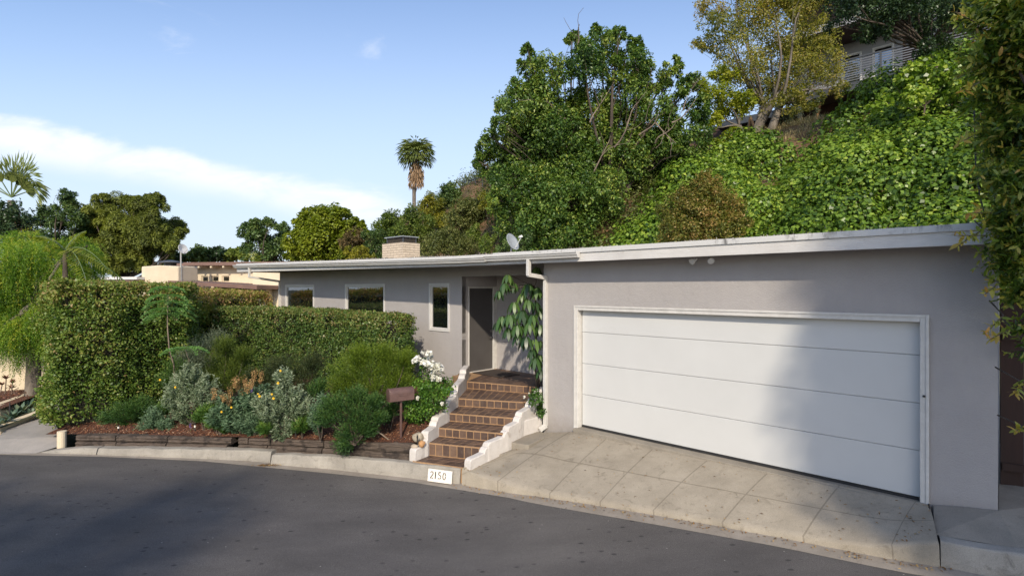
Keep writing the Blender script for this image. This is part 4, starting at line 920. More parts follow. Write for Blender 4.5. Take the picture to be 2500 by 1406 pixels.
lm_back = leafmat('hedge_leaf_yellow', [(.06, .11, .02), (.14, .20, .03), (.25, .28, .05), (.32, .25, .08), (.36, .20, .11)], .5, .35)
# tall hedge on the left boundary
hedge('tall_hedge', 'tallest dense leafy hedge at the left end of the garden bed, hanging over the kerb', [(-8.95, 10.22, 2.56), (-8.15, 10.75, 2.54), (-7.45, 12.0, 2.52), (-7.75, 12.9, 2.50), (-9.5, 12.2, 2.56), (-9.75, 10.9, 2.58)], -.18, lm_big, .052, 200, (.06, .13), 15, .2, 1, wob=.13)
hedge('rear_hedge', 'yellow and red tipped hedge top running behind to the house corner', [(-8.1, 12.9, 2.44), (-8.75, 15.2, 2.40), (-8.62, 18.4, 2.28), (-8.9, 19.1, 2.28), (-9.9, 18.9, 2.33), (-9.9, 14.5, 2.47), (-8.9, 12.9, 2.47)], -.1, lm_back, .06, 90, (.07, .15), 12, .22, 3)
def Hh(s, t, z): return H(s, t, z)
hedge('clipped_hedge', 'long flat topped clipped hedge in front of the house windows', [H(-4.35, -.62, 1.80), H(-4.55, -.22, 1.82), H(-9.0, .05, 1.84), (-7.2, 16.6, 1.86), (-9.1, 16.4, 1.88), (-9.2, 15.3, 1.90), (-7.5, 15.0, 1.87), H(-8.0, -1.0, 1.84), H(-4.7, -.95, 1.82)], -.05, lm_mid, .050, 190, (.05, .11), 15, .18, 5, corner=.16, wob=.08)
# --------------------------------------------------- garden shrubs
lm_needle = leafmat('bright_needles', [(.03, .055, .008), (.075, .125, .010), (.13, .19, .014), (.19, .25, .025)], .55, .35)
lm_needle2 = leafmat('olive_needles', [(.022, .04, .008), (.055, .09, .012), (.10, .14, .018), (.15, .19, .03)], .55, .3)
lm_jun = leafmat('juniper_needles', [(.015, .04, .012), (.03, .08, .02), (.055, .12, .025), (.10, .17, .035)], .55, .25)
lm_silver = leafmat('silver_leaf', [(.05, .085, .04), (.10, .145, .075), (.18, .225, .135), (.29, .33, .23)], .7, .2)
lm_blue = leafmat('blue_green_leaf', [(.028, .06, .03), (.055, .105, .052), (.095, .16, .085), (.15, .215, .12)], .65, .2)
lm_grey = leafmat('grey_green_fine', [(.045, .06, .04), (.08, .11, .065), (.13, .16, .10), (.18, .2, .13)], .7, .25)
lm_darkb = leafmat('dark_broom', [(.014, .024, .010), (.028, .045, .016), (.05, .07, .022), (.08, .09, .03)], .6, .25)
lm_g0 = leafmat('deep_green_leaf', [(.02, .05, .012), (.045, .095, .02), (.08, .15, .03), (.13, .21, .045)], .5, .3)
lm_rose = leafmat('rose_leaf', [(.03, .08, .015), (.07, .16, .025), (.12, .23, .03), (.20, .32, .05)], .4, .35)
def plume(name, label, lobes, D, mat, nstem, sl, nn, nl, nw, base_z, group=None, spread=1., upb=1.2, jd=.15, part='foliage', yb=0):
    """fine upright sprays: stems radiating from lobes, each covered with needles"""
    lb = px_lobes(lobes, D, jd); cx = np.mean([l[0] for l in lb]); cy = np.mean([l[1] for l in lb])+yb
    t = thing(name, label, 'shrub', group, (cx, cy, base_z)); root = np.array([cx, cy, base_z-.1]); PP = []; AA = []; TT = []
    mb = MB()
    for (x, y, z, r) in lb:
        k = int(nstem); d = rdir(k); p = np.array([x, y, z])+d*r*(.30+.58*RNG.random(k)[:, None])*np.array([1, 1, .92])
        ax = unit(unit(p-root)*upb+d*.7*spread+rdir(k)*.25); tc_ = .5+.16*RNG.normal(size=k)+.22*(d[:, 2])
        ll = sl*(.6+.7*RNG.random(k)); u = RNG.random((k, nn)); bend = rdir(k)*.12
        q = p[:, None]+ax[:, None]*(ll[:, None]*(u-.35))[..., None]+bend[:, None]*(u**2*ll[:, None])[..., None]
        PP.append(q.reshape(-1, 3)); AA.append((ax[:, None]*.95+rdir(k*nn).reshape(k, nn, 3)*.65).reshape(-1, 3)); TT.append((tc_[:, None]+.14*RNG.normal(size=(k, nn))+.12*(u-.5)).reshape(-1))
        limb(mb, root, (x, y, z), .018, .006, .08, 5, 5)
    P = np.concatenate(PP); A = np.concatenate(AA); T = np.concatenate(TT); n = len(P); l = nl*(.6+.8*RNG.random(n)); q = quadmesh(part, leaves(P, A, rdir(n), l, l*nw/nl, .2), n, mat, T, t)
    mb.build('stems', m_bark, t, smooth=True); return t
GS = None
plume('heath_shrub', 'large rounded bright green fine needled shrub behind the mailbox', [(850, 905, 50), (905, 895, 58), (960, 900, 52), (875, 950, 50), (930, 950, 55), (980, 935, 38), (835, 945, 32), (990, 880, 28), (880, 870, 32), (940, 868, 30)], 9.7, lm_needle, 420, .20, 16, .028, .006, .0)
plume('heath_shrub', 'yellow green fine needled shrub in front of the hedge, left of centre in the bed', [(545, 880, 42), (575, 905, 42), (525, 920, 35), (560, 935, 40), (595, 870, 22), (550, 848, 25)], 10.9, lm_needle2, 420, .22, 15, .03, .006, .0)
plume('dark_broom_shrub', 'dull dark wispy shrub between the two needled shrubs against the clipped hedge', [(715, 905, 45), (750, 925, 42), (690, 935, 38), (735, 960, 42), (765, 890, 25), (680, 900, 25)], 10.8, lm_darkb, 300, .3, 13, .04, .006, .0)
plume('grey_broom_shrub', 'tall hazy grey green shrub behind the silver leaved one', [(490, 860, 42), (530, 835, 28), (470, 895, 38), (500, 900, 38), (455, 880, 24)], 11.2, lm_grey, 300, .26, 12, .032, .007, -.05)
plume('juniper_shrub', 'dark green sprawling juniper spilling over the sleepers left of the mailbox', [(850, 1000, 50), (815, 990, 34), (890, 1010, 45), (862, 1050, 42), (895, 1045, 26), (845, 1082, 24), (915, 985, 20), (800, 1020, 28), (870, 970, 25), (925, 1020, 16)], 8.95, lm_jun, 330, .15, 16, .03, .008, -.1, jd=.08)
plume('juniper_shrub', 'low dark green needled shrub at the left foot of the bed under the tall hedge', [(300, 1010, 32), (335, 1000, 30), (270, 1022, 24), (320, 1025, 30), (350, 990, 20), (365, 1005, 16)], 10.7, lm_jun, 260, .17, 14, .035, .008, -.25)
def silver(name, label, lobes, D, base_z, flowers, mat=None, ns=62, leafl=.06, group=None):
    lb = px_lobes(lobes, D, .1); cx = np.mean([l[0] for l in lb]); cy = np.mean([l[1] for l in lb]); t = thing(name, label, 'shrub', group, (cx, cy, base_z)); PP = []; AA = []; TT = []; mb = MB(); root = np.array([cx, cy, base_z-.05])
    for (x, y, z, r) in lb:
        d = rdir(ns); p = np.array([x, y, z])+d*r*(.5+.5*RNG.random(ns)[:, None]); ax = unit(d*.8+np.array([0, 0, 1.])+unit(p-root)*.6+rdir(ns)*.25); nn = 22; u = np.tile(np.linspace(0, 1, nn), (ns, 1)); tl = RNG.uniform(.12, .30, ns)[:, None]
        q = p[:, None]+ax[:, None]*(tl*(u-.6))[..., None]; side = rdir(ns*nn).reshape(ns, nn, 3); side = side-ax[:, None]*(side*ax[:, None]).sum(-1, keepdims=True)
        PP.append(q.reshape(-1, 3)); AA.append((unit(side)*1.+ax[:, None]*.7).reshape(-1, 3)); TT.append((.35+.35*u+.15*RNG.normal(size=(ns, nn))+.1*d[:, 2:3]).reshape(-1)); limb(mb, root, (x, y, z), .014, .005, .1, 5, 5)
    P = np.concatenate(PP); A = np.concatenate(AA); T = np.concatenate(TT); n = len(P); l = leafl*(.6+.7*RNG.random(n)); quadmesh('foliage', leaves(P, A, unit(rdir(n)+np.array([0, -.5, .6])), l, l*.28, .15), n, mat or lm_silver, T, t); mb.build('stems', m_bark, t, smooth=True)
    for (fx, fy, fr) in flowers:
        c = np.array(V(fx, fy, D-.45)); f = MB(); rr = fr*.5*(D-.45)/FPX
        for ring, (k, ro, zo) in enumerate(((9, 1., 0), (7, .65, .35), (4, .3, .6))):
            for i in range(k):
                a_ = 2*math.pi*i/k+ring; d = np.array([math.cos(a_), -.25, math.sin(a_)]); s_ = np.array([-math.sin(a_), 0, math.cos(a_)])*rr*.38; o_ = c+np.array([0, -zo*rr, 0]); f.add([o_+s_*.5, o_+d*rr*ro+s_, o_+d*rr*ro-s_, o_-s_*.5], [(0, 1, 2, 3)])
        f.build('flower', m_yellow, t); f = MB(); f.tube([c+np.array([0, .01, 0]), c+np.array([.01, .06, -.09]), c+np.array([.02, .16, -.2])], .0035, 5); f.build('flower_stalk', m_green_stem, t)
    return t
m_yellow = pm('yellow_petal', (.75, .48, .02), (.65, .38, .02), 30, .5); m_green_stem = pm('green_stem', (.12, .17, .06), (.09, .13, .05), 9, .6)
silver('silver_shrub', 'silvery pointed leaved shrub left of the brown flower heads, two yellow blooms at its left', [(440, 950, 36), (475, 935, 36), (460, 915, 24), (500, 960, 36), (425, 975, 28), (475, 985, 34), (520, 985, 28), (445, 1005, 20)], 10.35, -.15, [(391, 927, 5), (428, 945, 5)])
silver('silver_shrub', 'silvery shrub with several yellow blooms in the middle of the bed', [(700, 960, 34), (690, 925, 18), (725, 985, 34), (680, 1000, 36), (720, 1025, 32), (745, 1000, 18), (655, 1010, 28), (690, 1045, 26), (640, 985, 18)], 9.45, -.15, [(685, 905, 5), (679, 935, 6), (664, 962, 5), (668, 972, 6), (634, 967, 6), (630, 961, 4)])
silver('lavender', 'small blue grey lavender cushion in the bare mulch near the left end', [(375, 1025, 22), (395, 1030, 20), (360, 1042, 18), (405, 1042, 14), (380, 1012, 14)], 10.35, -.3, [], lm_blue, 70, .045)
silver('blue_fescue', 'low blue grey tuft at the end of the diagonal timber', [(600, 1035, 20), (625, 1028, 18), (640, 1048, 16), (615, 1050, 12)], 9.75, -.2, [], lm_blue, 60, .05)
silver('blue_fescue', 'blue green low shrub hugging the left side of the sprawling juniper', [(780, 1010, 22), (790, 985, 18), (775, 1035, 16)], 9.2, -.15, [], lm_blue, 70, .05)
lm_strap = leafmat('strap_leaf', [(.03, .07, .015), (.06, .13, .025), (.10, .20, .04), (.20, .27, .05)], .5, .3)
for i_, (lst, D_, lab) in enumerate((([(525, 1035, 16), (545, 1045, 14)], 9.95, 'grassy green tuft in front of the rusty flower heads, nearest the diagonal timber'), ([(585, 1045, 15), (570, 1035, 14)], 9.9, 'grassy green tuft under the middle of the spurge'), ([(665, 1040, 17), (650, 1050, 13)], 9.5, 'grassy green tuft at the left foot of the yellow flowered silver shrub'), ([(735, 1045, 16), (745, 1030, 13)], 9.4, 'grassy green tuft at the right foot of the yellow flowered silver shrub'), ([(420, 985, 16), (405, 1000, 14)], 10.35, 'grassy green tuft left of the silver shrub above the lavender'), ([(505, 1010, 18), (490, 1020, 14)], 10.2, 'grassy green tuft at the right foot of the left silver shrub'), ([(770, 960, 22), (785, 945, 18)], 10.0, 'leafy green clump behind the juniper, left of the large heath shrub'), ([(640, 940, 26), (620, 920, 22), (655, 925, 20)], 10.7, 'dark green leafy clump behind the rusty flower heads'), ([(430, 900, 30), (410, 930, 26), (445, 930, 24)], 10.8, 'dark leafy clump at the foot of the slender sapling'), ([(960, 1000, 22), (945, 1020, 16)], 9.5, 'small dark clump just behind the mailbox post'))):
    plume('leafy_clump', lab, lst, D_, lm_strap if i_ < 6 else [lm_jun, lm_darkb, lm_g0, lm_jun][i_-6], 130, .16, 10, .07 if i_ < 6 else .045, .010, soil_z((lst[0][0]-HX)*D_/FPX, D_), group='leafy clumps filling the bed', part='foliage')
# euphorbia-like plant with rusty heads
eu = silver('spurge', 'blue green spurge with upright rusty brown flower heads', [(590, 990, 34), (625, 975, 34), (560, 1000, 30), (600, 1020, 34), (640, 1000, 28), (570, 1030, 24), (535, 1020, 18)], 9.85, -.2, [(541, 1005, 5), (565, 994, 5)], lm_blue, 60, .085)
lm_head = leafmat('rusty_head', [(.16, .10, .04), (.30, .19, .07), (.42, .24, .12), (.45, .36, .15)], .7, .3)
for hx, hy, hl in ((524, 952, 22), (546, 963, 18), (562, 948, 22), (580, 925, 32), (573, 925, 20), (599, 922, 24), (614, 930, 18), (622, 905, 26), (636, 908, 28), (592, 948, 16), (604, 938, 20), (558, 975, 14)):
    D = 9.55+random.uniform(-.15, .15); r = .052; hh = hl*D/FPX; c = np.array(V(hx, hy, D)); kk = 7; cs = np.array([c+np.array([random.uniform(-.02, .02), random.uniform(-.02, .02), -hh*i/kk]) for i in range(kk)]); qs = np.array([r*(1-.6*i/kk) for i in range(kk)])
    v, tt = clumps(cs, qs, 26, .022, .8, .5, 1, .5, .7, None, .25); quadmesh('flower_head', v, len(tt), lm_head, tt, eu)
# purple flower spikes as a small plant each
lm_purple = leafmat('purple', [(.12, .06, .25), (.22, .14, .42)], .6, .3)
for hx, hy, D, lab in ((615, 945, 9.5, 'thin purple flower spike among the rusty heads'), (465, 1035, 10.1, 'tiny purple flowered seedling beside the white banded spike')):
    c = np.array(V(hx, hy, D)); t = thing('purple_flower', lab, 'flower', loc=tuple(c-[0, 0, .15])); cs = c+np.array([[0, 0, -.02*i] for i in range(5)]); v, tt = clumps(cs, np.full(5, .016), 20, .014, .7, .5); quadmesh('blossom', v, len(tt), lm_purple, tt, t); mb = MB(); mb.tube([c-[0, 0, .3], c], .004, 5); mb.build('stalk', m_green_stem, t)
# white rose bush
rb = bushy('rose_bush', 'white flowering rose bush with bright green leaves between the mailbox and the stairs', 'rose bush', [(1010, 1000, 22), (1030, 975, 28), (1055, 955, 30), (1020, 1020, 20), (1045, 1000, 26), (1070, 985, 22), (1075, 940, 26), (1035, 935, 24), (1050, 905, 20), (1030, 885, 12), (1090, 950, 16), (1000, 985, 14)], 9.6, lm_rose, m_barkl, .042, 26, 55, base_z=-.1, cr=(.3, .5), tr=.014, trunks=4, asp=.6, up=.5, fork=.3, jd=.25)
lm_petal = leafmat('white_petal', [(.62, .60, .50), (.72, .70, .62), (.78, .77, .72)], .6, .25, tcol=(1, 1, .95))
for (fx, fy, fr) in ((1017, 877, 6), (1012, 881, 6), (1022, 873, 5), (1032, 885, 7), (1038, 880, 7), (1041, 887, 7), (1048, 864, 7), (1050, 871, 6), (1052, 893, 7), (1060, 890, 7), (1066, 896, 8), (1073, 895, 8), (1062, 900, 7), (1071, 903, 7), (1077, 899, 6), (1055, 912, 5), (1058, 920, 5), (1067, 925, 5), (1073, 925, 5), (1032, 861, 4), (1056, 925, 4), (1020, 972, 4), (1079, 985, 4)):
    D = 9.35+random.uniform(-.1, .15); c = np.array(V(fx, fy, D)); r = fr*D/FPX; v, tt = clumps([c, c+[0, -.005, .004]], [r*.85, r*.5], 24, r*1.0, .9, .1, 1.2, .3, .5, None, .3, fold=.15); quadmesh('bloom', v, len(tt), lm_petal, tt, rb)
# small white flowered plant in the planter
wp = bushy('planter_flower', 'small dark leaved plant with white flowers in the planter by the garage', 'flower plant', [(1305, 975, 16), (1312, 960, 14), (1300, 995, 14), (1318, 990, 13), (1322, 1005, 10)], 9.9, leafmat('deep_leaf', [(.02, .06, .012), (.05, .11, .02), (.09, .17, .03)], .4, .25), m_bark, .05, 26, 60, base_z=.02, cr=(.35, .55), tr=.008, asp=.5)
for (fx, fy) in ((1279, 969), (1292, 962), (1305, 958), (1310, 983), (1287, 1007), (1301, 968), (1318, 972), (1296, 980)):
    c = np.array(V(fx, fy, 9.75)); v, tt = clumps([c], [.018], 18, .022, .9, .1, 1.2, .3, .5, None, .3, fold=.15); quadmesh('bloom', v, len(tt), lm_petal, tt, wp)
# feathery sapling
js = thing('feathery_sapling', 'slender sapling with feathery flat fronds rising in front of the tall hedge', 'sapling', loc=V(436, 1000, 10.9)); mb = MB()
stem = [V(434, 1000, 10.9), V(424, 890, 10.6), V(413, 850, 10.45), V(409, 800, 10.4), V(409, 760, 10.4), V(411, 720, 10.4)]; mb.tube(stem, [.018, .015, .012, .011, .009, .006], 7); st2 = [V(434, 1000, 10.9), V(450, 930, 10.5), V(462, 880, 10.3), V(452, 850, 10.2)]; mb.tube(st2, [.015, .012, .009, .006], 7); mb.build('stem', m_barkl, js, smooth=True)
lm_fern = leafmat('feather_leaf', [(.07, .15, .04), (.12, .24, .06), (.18, .32, .09)], .5, .35)
def frond(p0, d, L_, width, droop, mat, parent, npair=26, ll=.05, name='frond', lw=.3, hang=.0, taper=True, stalk=.08, stem_mat=None, sr=.004, nj=.25):
    d = unit(np.array(d, float)); side = unit(np.cross(d, [0, 0, 1.])); PP = []; AA = []; pts = []
    for i in range(11): u = i/10; pts.append(np.array(p0)+d*L_*u+np.array([0, 0, -droop*L_*u*u]))
    pts = np.array(pts)
    for i in range(npair):
        u = stalk+(1-stalk)*(i+.5)/npair; c = np.array([np.interp(u*10, range(11), pts[:, k]) for k in range(3)]); l = width*(math.sin(math.pi*min(1, .15+u*.85))**.6 if taper else 1)
        for sgn in (-1, 1):
            ax = unit(side*sgn+d*.45+np.array([0, 0, -hang])+rdir(1)[0]*.06)
            if ll > 0:
                m_ = max(2, int(l/ll*1.6)); 
                for j in range(m_): PP.append(c+ax*l*(j+.5)/m_); AA.append(unit(d*.8+ax*.4+rdir(1)[0]*.3))
            else: PP.append(c); AA.append(ax*l)
    PP = np.array(PP); AA = np.array(AA); n = len(PP); up_ = unit(np.tile([0, 0, 1.], (n, 1))+rdir(n)*nj)
    if ll > 0: v = leaves(PP, AA, up_, ll, ll*lw, .1)
    else: lg = np.linalg.norm(AA, axis=1); v = leaves(PP, AA, up_, lg, np.full(n, lw), .1)
    fr = quadmesh(name, v, n, mat, .5+.2*RNG.normal(size=n), parent); mb = MB(); mb.tube(list(pts), [sr*(1.4-i/10) for i in range(11)], 5); mb.build('midrib', stem_mat or m_green_stem, fr); return fr
for k, (z, L_, n_) in enumerate(((720, .42, 6), (735, .48, 6), (752, .50, 6), (765, .46, 5), (700, .30, 5))):
    for i in range(n_):
        a_ = 2*math.pi*(i+.5*(k % 2))/n_+k*.4; frond(V(410, z, 10.4), (math.cos(a_), math.sin(a_), .25), L_*random.uniform(.85, 1.15), .12, .65, lm_fern, js, 20, .045, lw=.45, nj=1.3, hang=.3)
for i in range(7): a_ = 2*math.pi*i/7+.3; frond(V(452, 850, 10.2), (math.cos(a_), math.sin(a_), .35), .42, .11, .6, lm_fern, js, 18, .045, lw=.45, nj=1.3, hang=.3)
# umbrella plant by the door
up = thing('umbrella_plant', 'tall umbrella plant with whorls of drooping glossy leaves in the entry beside the garage corner', 'umbrella plant', loc=(.52, 10.6, .3))
def glossy():
    m = leafmat('umbrella_leaf', [(.010, .028, .010), (.024, .058, .014), (.045, .095, .02), (.09, .145, .035)], .38, .06, .45); return m
lm_umb = glossy(); mb = MB()
whorls = [(1240, 668, 10.3, 1.), (1232, 690, 10.2, .9), (1218, 708, 10.1, .8), (1255, 735, 10.2, 1.), (1225, 770, 10.1, 1.05), (1245, 765, 10.0, 1.05), (1275, 755, 10.1, 1.1), (1290, 690, 10.3, 1.1), (1312, 700, 10.3, 1.), (1262, 790, 10.0, 1.), (1292, 785, 10.0, 1.), (1308, 735, 10.2, 1.), (1240, 800, 10.1, .9), (1285, 820, 9.95, 1.1), (1305, 825, 10.05, 1.), (1265, 815, 10.05, .9), (1308, 870, 10.0, 1.), (1318, 790, 10.2, 1.), (1300, 850, 10.0, .85), (1318, 900, 10.05, .8), (1215, 785, 10.2, .8), (1275, 715, 10.3, .9), (1310, 650, 10.5, .9), (1280, 790, 10.2, 1.), (1320, 750, 10.3, 1.), (1300, 765, 10.05, 1.), (1322, 830, 10.2, .9), (1255, 690, 10.4, .9), (1290, 730, 10.1, 1.), (1318, 865, 10.15, .8), (1260, 760, 10.2, 1.)]
root = np.array([.56, 10.62, .05]); hubs = [np.array(V(1300, 790, 10.45)), np.array(V(1305, 700, 10.5)), np.array(V(1308, 860, 10.45))]
for h in hubs: limb(mb, root, h, .022, .014, .05, 6, 7)
PPs = []; AAs = []; TTs = []; NNs = []; LLs = []
for (x, y, D, sc_) in whorls:
    c = np.array(V(x, y, D)); h = min(hubs, key=lambda q: np.linalg.norm(q-c)); limb(mb, h, c, .010, .006, .12, 5, 6); nl_ = random.choice((8, 9, 10)); rot = random.random()*6; tc_ = random.gauss(.5, .15)
    for i in range(nl_):
        a_ = rot+2*math.pi*i/nl_; d = np.array([math.cos(a_), math.sin(a_), -.15-.45*random.random()]); st_ = c+d*.05*sc_; ax = unit(d*.62+np.array([0, 0, -1.05])); PPs.append(st_); AAs.append(ax); NNs.append(unit(np.array([math.cos(a_), math.sin(a_), .6]))); TTs += [tc_+.15*random.gauss(0, 1)]*3; LLs.append(.26*sc_*random.uniform(.8, 1.15))
v, qd = oval_leaves(np.array(PPs), np.array(AAs), np.array(NNs), np.array(LLs), np.array(LLs)*.30, .10); quadmesh('leaves', v, len(qd), lm_umb, np.array(TTs), up, qd); mb.build('stems', m_bark, up, smooth=True)
# ================================================================ hill behind the house
# columns by bearing (px), rows (D, z)
HC = [(300, [(44, -.5), (50, 1.0), (60, 2.5), (85, 3), (200, 3)]), (700, [(34, -.5), (38, 1.2), (46, 3), (70, 4), (200, 4)]), (950, [(24, -.3), (27, 2.2), (34, 6.5), (50, 9), (160, 10)]),
      (1150, [(19, .5), (22, 3.2), (29, 8.3), (36, 9.3), (140, 12)]), (1300, [(17.3, 1.), (19.5, 4.0), (26, 9.2), (34, 11), (120, 14)]), (1500, [(15.6, 1.3), (18, 4.8), (23, 8.7), (32, 12), (110, 15)]),
      (1750, [(13.6, 1.2), (16.5, 5.0), (20.5, 8.0), (24, 9.1), (90, 15)]), (1950, [(12.2, 1.2), (15, 5.2), (19.4, 8.5), (22, 9.1), (80, 15)]), (2150, [(11.2, 1.2), (13.6, 5.0), (17.2, 8.65), (20, 9.2), (70, 15)]),
      (2350, [(10.5, 1.2), (12.8, 5.2), (15.4, 8.8), (18, 9.5), (60, 15)]), (2700, [(9.0, 1.2), (11, 5), (13.5, 8.9), (16, 9.8), (50, 15)]), (3500, [(7.5, 1.2), (9, 5), (11, 9.5), (13, 11.5), (40, 15)])]
HPX = np.array([c[0] for c in HC], float); HD = np.array([[r[0] for r in c[1]] for c in HC]); HZ = np.array([[r[1] for r in c[1]] for c in HC])
def hill(px, v, bump=True):
    """v 0..4 row parameter"""
    d = np.array([np.interp(px, HPX, HD[:, k]) for k in range(5)]); z = np.array([np.interp(px, HPX, HZ[:, k]) for k in range(5)])
    D = float(np.interp(v, range(5), d)); Z = float(np.interp(v, range(5), z)); x = (px-HX)*D/FPX
    if bump and 0.05 < v: Z += .30*mnoise.noise(Vector((x*.5, D*.5, 3)))*min(1, v*2)+.12*mnoise.noise(Vector((x*1.7, D*1.7, 5)))
    return (x, D, Z)
nu, nv = 150, 70; hv = []; vs_ = np.r_[np.linspace(0, 3, 56), np.linspace(3.08, 4, 14)]
for v_ in vs_:
    for px_ in np.linspace(300, 3500, nu): hv.append(hill(px_, v_))
hillm = pm('hillside_soil', (.20, .11, .055), (.075, .055, .025), .9, .95, .9, 5, .12)
struct(mobj('hillside', hv, [(j*nu+i, j*nu+i+1, (j+1)*nu+i+1, (j+1)*nu+i) for j in range(nv-1) for i in range(nu-1)], hillm, smooth=True))
# ivy: mounds following the slope
lm_ivy = leafmat('ivy_leaf', [(.024, .056, .009), (.068, .125, .016), (.13, .215, .024), (.23, .32, .04), (.36, .42, .07)], .38, .3, .45)
def ivy(label, fn, n, seed, leafl=.125, rr=(.28, .6), per=42, name='ivy_groundcover'):
    C = []; Q = []; T = []; k = 0
    while len(C) < n:
        px_, v_ = fn()
        p = hill(px_, v_); 
        if random.random() > p[1]/22: continue
        r = random.uniform(*rr); C.append((p[0], p[1]-r*.1, p[2]+r*.18+.3*mnoise.noise(Vector((p[0]*.7, p[1]*.7, 9)))*3.2)); Q.append((r, r, r*.74)); T.append(.45+.35*mnoise.noise(Vector((p[0]*.35, p[1]*.35, seed)))+.08*random.gauss(0, 1))
    v, tt = clumps(np.array(C), np.array(Q), per, leafl, .85, .45, 1.0, .42, .82, T, .19, .35, fold=.12)
    return tag(quadmesh(name, v, len(tt), lm_ivy, tt), label, 'ivy', kind='stuff')
def vtop(px): return np.interp(px, [1440, 1600, 1700, 1760, 1830, 1900, 1960, 2000, 2080, 2150, 2230, 2300, 2600, 3000], [.55, 1.3, 1.65, 1.9, 1.9, 1.5, 1.42, 1.55, 1.95, 2.1, 2.25, 2.4, 2.5, 2.6])
def f_ivy():
    while True:
        p = random.uniform(1450, 2950); v_ = random.uniform(.12, 2.6)
        if v_ < vtop(p)+.06*random.gauss(0, 1): return p, v_
ivy('bright green ivy carpeting the steep hillside behind the garage roof', f_ivy, 1250, 4, leafl=.108, rr=(.36, .86), per=250)
# twiggy scrub below the oak and along the left shoulder of the hill
lm_scrub = leafmat('scrub_leaf', [(.04, .055, .016), (.08, .10, .026), (.13, .15, .04), (.20, .20, .065)], .6, .3)
def f_scr(): return random.uniform(1040, 1640), random.uniform(.3, 2.9)
C = []; Q = []; T = []
for i in range(900):
    p = hill(*f_scr()); r = random.uniform(.3, .7); C.append((p[0], p[1], p[2]+r*.3)); Q.append(r); T.append(random.gauss(.4, .15))
v, tt = clumps(np.array(C), np.array(Q), 60, .12, .5, .7, .8, .7, .4, T, .2, 0.); tag(quadmesh('hill_scrub', v, len(tt), lm_scrub, tt), 'mixed low scrub covering the hill below the oak', 'scrub', kind='stuff')
# dry grass tuft patch near the earth bank
C = []; 
for i in range(130):
    p = hill(random.uniform(1850, 2010), random.uniform(1.72, 2.2)); C.append(p)
C = np.repeat(np.array(C), 20, 0)+RNG.normal(size=(2600, 3))*[.15, .15, .02]; A = unit(rdir(2600)*.5+[0, 0, 1.]); tag(quadmesh('dry_grass', leaves(C, A, rdir(2600), RNG.uniform(.1, .25, 2600), .012, .1), 2600, leafmat('straw', [(.12, .12, .04), (.28, .22, .10), (.42, .34, .18)], .8, .2), RNG.random(2600)), 'thin dry grass on the bare earth bank under the deck', 'grass', kind='stuff')
# ---------------------------------------------------------------- trees on the hill
lm_oak = leafmat('oak_leaf', [(.022, .052, .012), (.046, .095, .018), (.085, .15, .026), (.15, .22, .04), (.25, .29, .05)], .42, .25)
lm_yel = leafmat('olive_yellow_leaf', [(.07, .085, .018), (.14, .15, .025), (.23, .22, .035), (.32, .28, .06), (.34, .24, .08)], .5, .4)
lm_yel2 = leafmat('lime_yellow_leaf', [(.10, .14, .012), (.19, .23, .018), (.29, .31, .025), (.38, .37, .04)], .5, .45)
lm_dk = leafmat('dark_blue_green_leaf', [(.012, .028, .012), (.025, .05, .02), (.045, .08, .03), (.08, .115, .05)], .4, .2)
oakl = [(1300, 265, 75), (1245, 345, 62), (1200, 400, 42), (1178, 372, 26), (1335, 190, 52), (1285, 160, 26), (1340, 380, 100), (1270, 470, 80), (1380, 500, 100), (1330, 560, 70), (1430, 300, 75), (1425, 155, 50), (1470, 125, 50), (1405, 240, 34), (1540, 150, 44), (1525, 230, 66), (1595, 195, 42), (1640, 180, 30), (1595, 290, 58), (1500, 360, 85), (1560, 390, 66), (1620, 350, 58), (1680, 340, 50), (1700, 270, 38), (1440, 440, 80), (1300, 310, 66), (1430, 570, 52), (1250, 540, 50), (1215, 490, 32), (1410, 100, 24), (1490, 90, 26), (1550, 110, 22), (1670, 215, 26), (1230, 260, 26), (1260, 215, 22), (1215, 300, 22), (1195, 330, 18), (1170, 395, 16), (1290, 125, 14), (1395, 90, 16), (1445, 75, 18), (1515, 85, 16), (1560, 170, 34), (1655, 150, 16), (1700, 200, 22), (1300, 225, 46), (1360, 320, 60), (1420, 390, 60), (1340, 440, 70), (1470, 470, 60), (1540, 430, 50), (1400, 330, 44)]
tree('oak_tree', 'big dark green oak with dead twigs towering behind the roof, centre of the hill', 'tree', (3.4, 18.6, 3.8), px_lobes(oakl, 18.6, 1.1), lm_oak, m_bark, leaf=.105, n_per=90, dens=5.8, cr=(.16, .36), tr=.26, asp=.48, trunks=2, fork=.35, twigs=3, squash=.9, up=.6, jit=.55)
ok_ = bpy.data.objects['oak_tree']
for (x0, y0, x1, y1) in ((1440, 300, 1500, 200), (1380, 290, 1330, 240), (1600, 300, 1650, 350), (1640, 300, 1700, 240), (1500, 360, 1560, 250), (1330, 260, 1290, 230), (1600, 350, 1650, 300), (1410, 110, 1415, 60), (1560, 330, 1610, 270), (1450, 420, 1490, 330)):
    mb = MB(); a_, b2 = np.array(V(x0, y0, 17.4)), np.array(V(x1, y1, 17.0)); limb(mb, a_, b2, .03, .008, .15, 6, 5); limb(mb, (a_+b2)/2, b2+rdir(1)[0]*.5, .012, .005, .15, 4, 4); limb(mb, (a_*.6+b2*.4), b2+rdir(1)[0]*.7, .012, .005, .15, 4, 4); mb.build('dead_branch', m_barkl, ok_, smooth=True)
yl = [(1760, 70, 48), (1830, 30, 60), (1900, 60, 66), (1980, 90, 54), (1795, 145, 60), (1880, 160, 62), (1960, 190, 58), (2025, 155, 44), (2040, 215, 26), (1850, 235, 46), (1930, 250, 36), (1740, 15, 36), (1880, -50, 70), (1980, -20, 56), (1720, 110, 26), (1800, -60, 50), (1905, 215, 40), (1980, 245, 26)]
